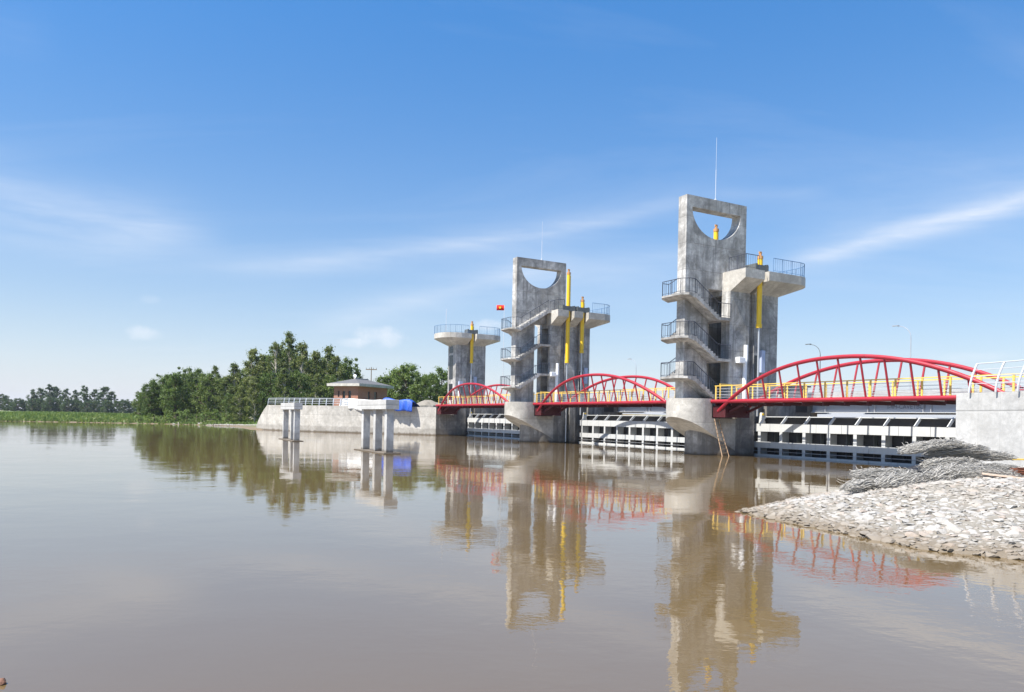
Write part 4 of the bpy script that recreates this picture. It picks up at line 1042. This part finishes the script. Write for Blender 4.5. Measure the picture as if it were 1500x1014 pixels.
# ------------------------------------------------------------------ stone bank at the right
def rock_mesh(seed, sub=2):
    rnd = random.Random(seed); bm = bmesh.new(); bmesh.ops.create_icosphere(bm, subdivisions=sub, radius=1.0)
    planes = [(Vector((rnd.gauss(0, 1), rnd.gauss(0, 1), rnd.gauss(0, 1))).normalized(), rnd.uniform(.38, .80)) for _ in range(11)]
    for v in bm.verts:
        for nn, dd in planes:
            q = v.co.dot(nn)
            if q > dd: v.co -= nn*(q-dd)
        v.co *= 1+rnd.uniform(-.07, .07)
    me = bpy.data.meshes.new('stone'); bm.to_mesh(me); bm.free(); me.materials.append(M['stone']); return me
def stone_bank():
    xs = np.linspace(5.6, 30, 90); ys = np.linspace(8.5, 37, 110); X, Y = np.meshgrid(xs, ys); H = bank_h(X, Y)+.004
    H = np.maximum(H, -.7)
    nx, ny = len(xs), len(ys); i = (np.arange(nx-1)[None, :]+nx*np.arange(ny-1)[:, None]).ravel()
    root = bpy.data.objects.new('stone_bank', np_mesh('stone_bank', np.stack([X.ravel(), Y.ravel(), H.ravel()], 1), np.stack([i, i+1, i+nx+1, i+nx], 1), 'dirt')); COL.objects.link(root)
    root.data.shade_smooth(); tag(root, 'sloping bank of pale broken stone running into the water at the right', kind='structure')
    rnd = random.Random(11); kinds = [rock_mesh(100+k) for k in range(9)]; lows = [rock_mesh(200+k, 1) for k in range(6)]
    cell = {}; spots = []
    tries = 0
    while tries < 130000 and len(spots) < 12000:
        tries += 1
        x = rnd.uniform(6, 27); y = rnd.uniform(11.5, 33)
        if x > .80*y+1.2: continue
        r = rnd.choice((.05, .06, .07, .08, .09, .10, .11, .13, .16))*rnd.uniform(.85, 1.15)
        key = (int(x/.35), int(y/.35)); ok = True
        for dx in (-1, 0, 1):
            for dy in (-1, 0, 1):
                for (x2, y2, r2) in cell.get((key[0]+dx, key[1]+dy), ()):
                    if (x-x2)**2+(y-y2)**2 < (.70*(r+r2))**2: ok = False; break
                if not ok: break
            if not ok: break
        if not ok: continue
        cell.setdefault(key, []).append((x, y, r)); spots.append((x, y, r))
    A = np.array(spots); hh = bank_h(A[:, 0], A[:, 1]); order = np.argsort(-(A[:, 2]/A[:, 1]))
    keep = [j for j in order if hh[j] > -.12]
    vparts, fparts, nv = [], [], 0
    geo_ = {id(m): (np.array([v.co[:] for v in m.vertices]), np.array([list(p_.vertices) for p_ in m.polygons])) for m in lows}
    for c, j in enumerate(keep):
        x, y, r = spots[j]; z = hh[j]-r*.05; rot = (rnd.uniform(-.22, .22), rnd.uniform(-.22, .22), rnd.uniform(0, 6.28)); sca = (r*rnd.uniform(1.2, 1.7), r*rnd.uniform(1.0, 1.35), r*rnd.uniform(.45, .72))
        if c < 300: inst('stone', kinds[rnd.randrange(9)], root, (x, y, z), rot, sca)
        else:
            me = lows[rnd.randrange(6)]; from mathutils import Euler
            mx = Matrix.Translation((x, y, z)) @ Euler(rot).to_matrix().to_4x4() @ Matrix.Diagonal((*sca, 1))
            Vk, Fk = geo_[id(me)]; R4 = np.array(mx); vparts.append(Vk @ R4[:3, :3].T+R4[:3, 3]); fparts.append(Fk+nv); nv += len(Vk)
    o = bpy.data.objects.new('small_stones', np_mesh('small_stones', np.concatenate(vparts), np.concatenate(fparts), 'stone')); COL.objects.link(o); o.parent = root; o['kind'] = 'stuff'
stone_bank()

# flattened bundles of gabion wire mesh piled on the bank
def bundle_mesh(seed, L, Wd, layers, gap, cellw=.11, r=.0065):
    "flattened sheaf of mesh: long wavy strands in a lens-shaped section, tied together by zigzag wires"
    rnd = random.Random(seed); mb = MB(); T = layers*gap; n = 26*layers//2
    for k in range(n):
        a = rnd.uniform(0, 6.283); q = math.sqrt(rnd.random()); cy, cz = q*math.cos(a)*Wd/2, q*math.sin(a)*T/2
        u0, u1 = -L/2*rnd.uniform(.72, 1.04), L/2*rnd.uniform(.70, 1.04); ph = [rnd.uniform(0, 6.283) for _ in range(4)]; fan = rnd.uniform(-.10, .10)
        pts = []
        for i in range(13):
            u = u0+(u1-u0)*i/12; e = 1-.45*(2*abs(u)/L)**3
            pts.append((u, cy*e+.04*math.sin(4*u+ph[0])+fan*u, T/2+cz*e+.020*math.sin(6*u+ph[1])+.010*math.sin(15*u+ph[2])-.05*(2*u/L)**2))
        mb.tube(pts, r, 3, False)
    m = int(L/cellw)
    for k in range(m*layers):
        u = rnd.uniform(-L*.46, L*.46); y = rnd.uniform(-.5, .5)*Wd; z = T/2+rnd.uniform(-.5, .5)*T*.9
        mb.tube([(u, y, z), (u+rnd.uniform(-.09, .09), y+rnd.uniform(.05, .13), z+rnd.uniform(-.03, .03)), (u+rnd.uniform(-.09, .09), y+rnd.uniform(.14, .24), z+rnd.uniform(-.05, .05))], r*.9, 3, False)
    return mb.mesh('wire_bundle', 'wire', False, False)
BM_ = [bundle_mesh(1, 2.4, .42, 7, .030), bundle_mesh(2, 2.2, .42, 7, .030), bundle_mesh(3, 2.4, .8, 6, .050)]
blist = [  # x, y, Y, mesh, turn, pitch, label
 (1366, 655, 22.6, 0, .15, .13, 'topmost wire mesh bundle of the pile, jutting out left over the white gate'),
 (1402, 662, 22.8, 1, -.05, .10, 'wire mesh bundle second from the top of the pile against the white wall'),
 (1432, 669, 23.0, 0, -.1, .02, 'wire mesh bundle third from the top, pointing right along the white wall'),
 (1395, 681, 22.2, 1, .1, .04, 'flat wire mesh bundle in the middle of the pile, over the black sheet'),
 (1390, 697, 21.3, 2, .55, .10, 'open tangled wire mesh bundle in the front middle of the pile'),
 (1432, 700, 21.0, 2, -.35, -.03, 'open wire mesh bundle in the front right of the pile'),
 (1462, 690, 21.8, 1, -.2, -.06, 'wire mesh bundle at the right end of the pile beside the planks'),
 (1300, 696, 21.6, 0, .05, .0, 'wire mesh bundle lying apart on the stones, left of the pile'),
 (1278, 712, 20.9, 1, .3, .06, 'lowest wire mesh bundle near the water, left of all others'),
 (1325, 708, 20.6, 2, .5, .05, 'long wire mesh bundle slanting down the stones below the left one'),
]
for (x, y, Y, k, rz, pt, lab) in blist:
    p = at(x, y, Y); o = inst('wire_mesh_bundle', BM_[k], None, (p.x, p.y, p.z-.10), (0, -pt, rz), (.86, 1.1, 1.45)); tag(o, lab, 'wire mesh', 'bundles of gabion wire mesh')
# black sheet, widened to paint the shade gap under the pile; planks, rusty bars
p = at(1352, 686, 22.4)
o = mound(p.x+.75, p.y+.7, 1.2, .5, .42, 'black_sheet_and_gap', 'crumpled black sheet under the left end of the wire pile, widened to paint its dark gap', 'black_sheet_and_gap', 'sheet', p.z-.25)
def plank(x, y, Y, L, rz, pt, mat, label, name='plank', w_=.16, t=.05):
    p = at(x, y, Y); o = MB().box(-L/2, L/2, -w_/2, w_/2, -t/2, t/2).build(name, mat, None, bevel=.006); o.location = p; o.rotation_euler = (0, pt, rz); return tag(o, label, 'plank', 'boards beside the wire pile')
plank(1480, 699, 20.4, 1.35, -.25, .10, 'pale_plank', 'pale pinkish plank sloping out of the right edge below the wire pile')
plank(1490, 673, 23.0, 1.3, .02, .0, 'yellow_paint', 'thin yellow board lying along the foot of the white wall', 'board', .10, .05)
p = at(1494, 690, 21.2); root = tag(empty('rusty_bar_bundle', p, -.1), 'bundle of rusty brown steel bars at the right edge', 'steel bars')
rr = random.Random(4)
for i in range(12): MB().tube([(-.15+rr.uniform(-.1, .1), rr.uniform(-.2, .2), rr.uniform(-.12, .10)), (1.6, rr.uniform(-.2, .2), rr.uniform(-.12, .1))], .022, 6).build('bar', 'rust', root)
# pebbles at the foot of the left wood
def pebbles():
    rnd = random.Random(9); me = rock_mesh(300, 1); mb = MB()
    for i in range(420):
        t = rnd.random(); x = -66+t*26; y = (147-t*13 if t > .3 else 147.3-t*4)+rnd.gauss(0, .7); z = max(ground_z(x, y), -.05); r = rnd.uniform(.08, .32)
        mb.add([(x+v.co.x*r*1.3, y+v.co.y*r, z+v.co.z*r*.7) for v in me.vertices], [tuple(p_.vertices) for p_ in me.polygons])
    tag(mb.build('shore_pebbles', 'stone', None, fix=False), 'pale pebbles along the left shore at the foot of the wood', 'pebbles', kind='stuff')
pebbles()
# brown clods by the photographer's feet
for k, (x, y, r, lab) in enumerate(((-4.56, 6.58, .065, 'larger reddish brown clod of earth in the bottom left corner'), (-4.40, 6.53, .045, 'smaller brown clod right of the larger one in the bottom left corner'))):
    me = rock_mesh(400+k); me.materials[0] = M['clod']; o = inst('earth_clod', me, None, (x, y, .02), (0, 0, k), (r*1.2, r, r*.8)); tag(o, lab, 'clod', 'clods of earth')

# ------------------------------------------------------------------ warm-season haze over the water
def haze():
    m = bpy.data.materials.new('haze'); m.use_nodes = True; nt = m.node_tree; nt.nodes.clear()
    out = nt.nodes.new('ShaderNodeOutputMaterial'); pv = nt.nodes.new('ShaderNodeVolumePrincipled')
    pv.inputs['Color'].default_value = (.78, .86, 1.0, 1); pv.inputs['Density'].default_value = HAZE; pv.inputs['Anisotropy'].default_value = 0.2
    nt.links.new(pv.outputs[0], out.inputs['Volume']); M['haze'] = m
    tag(MB().box(-EXT-60, EXT+60, -EXT-60, EXT+60, -3.2, 27).build('haze', 'haze'), 'faint bluish haze in the air', 'haze', kind='stuff')
HAZE = .00011
haze()
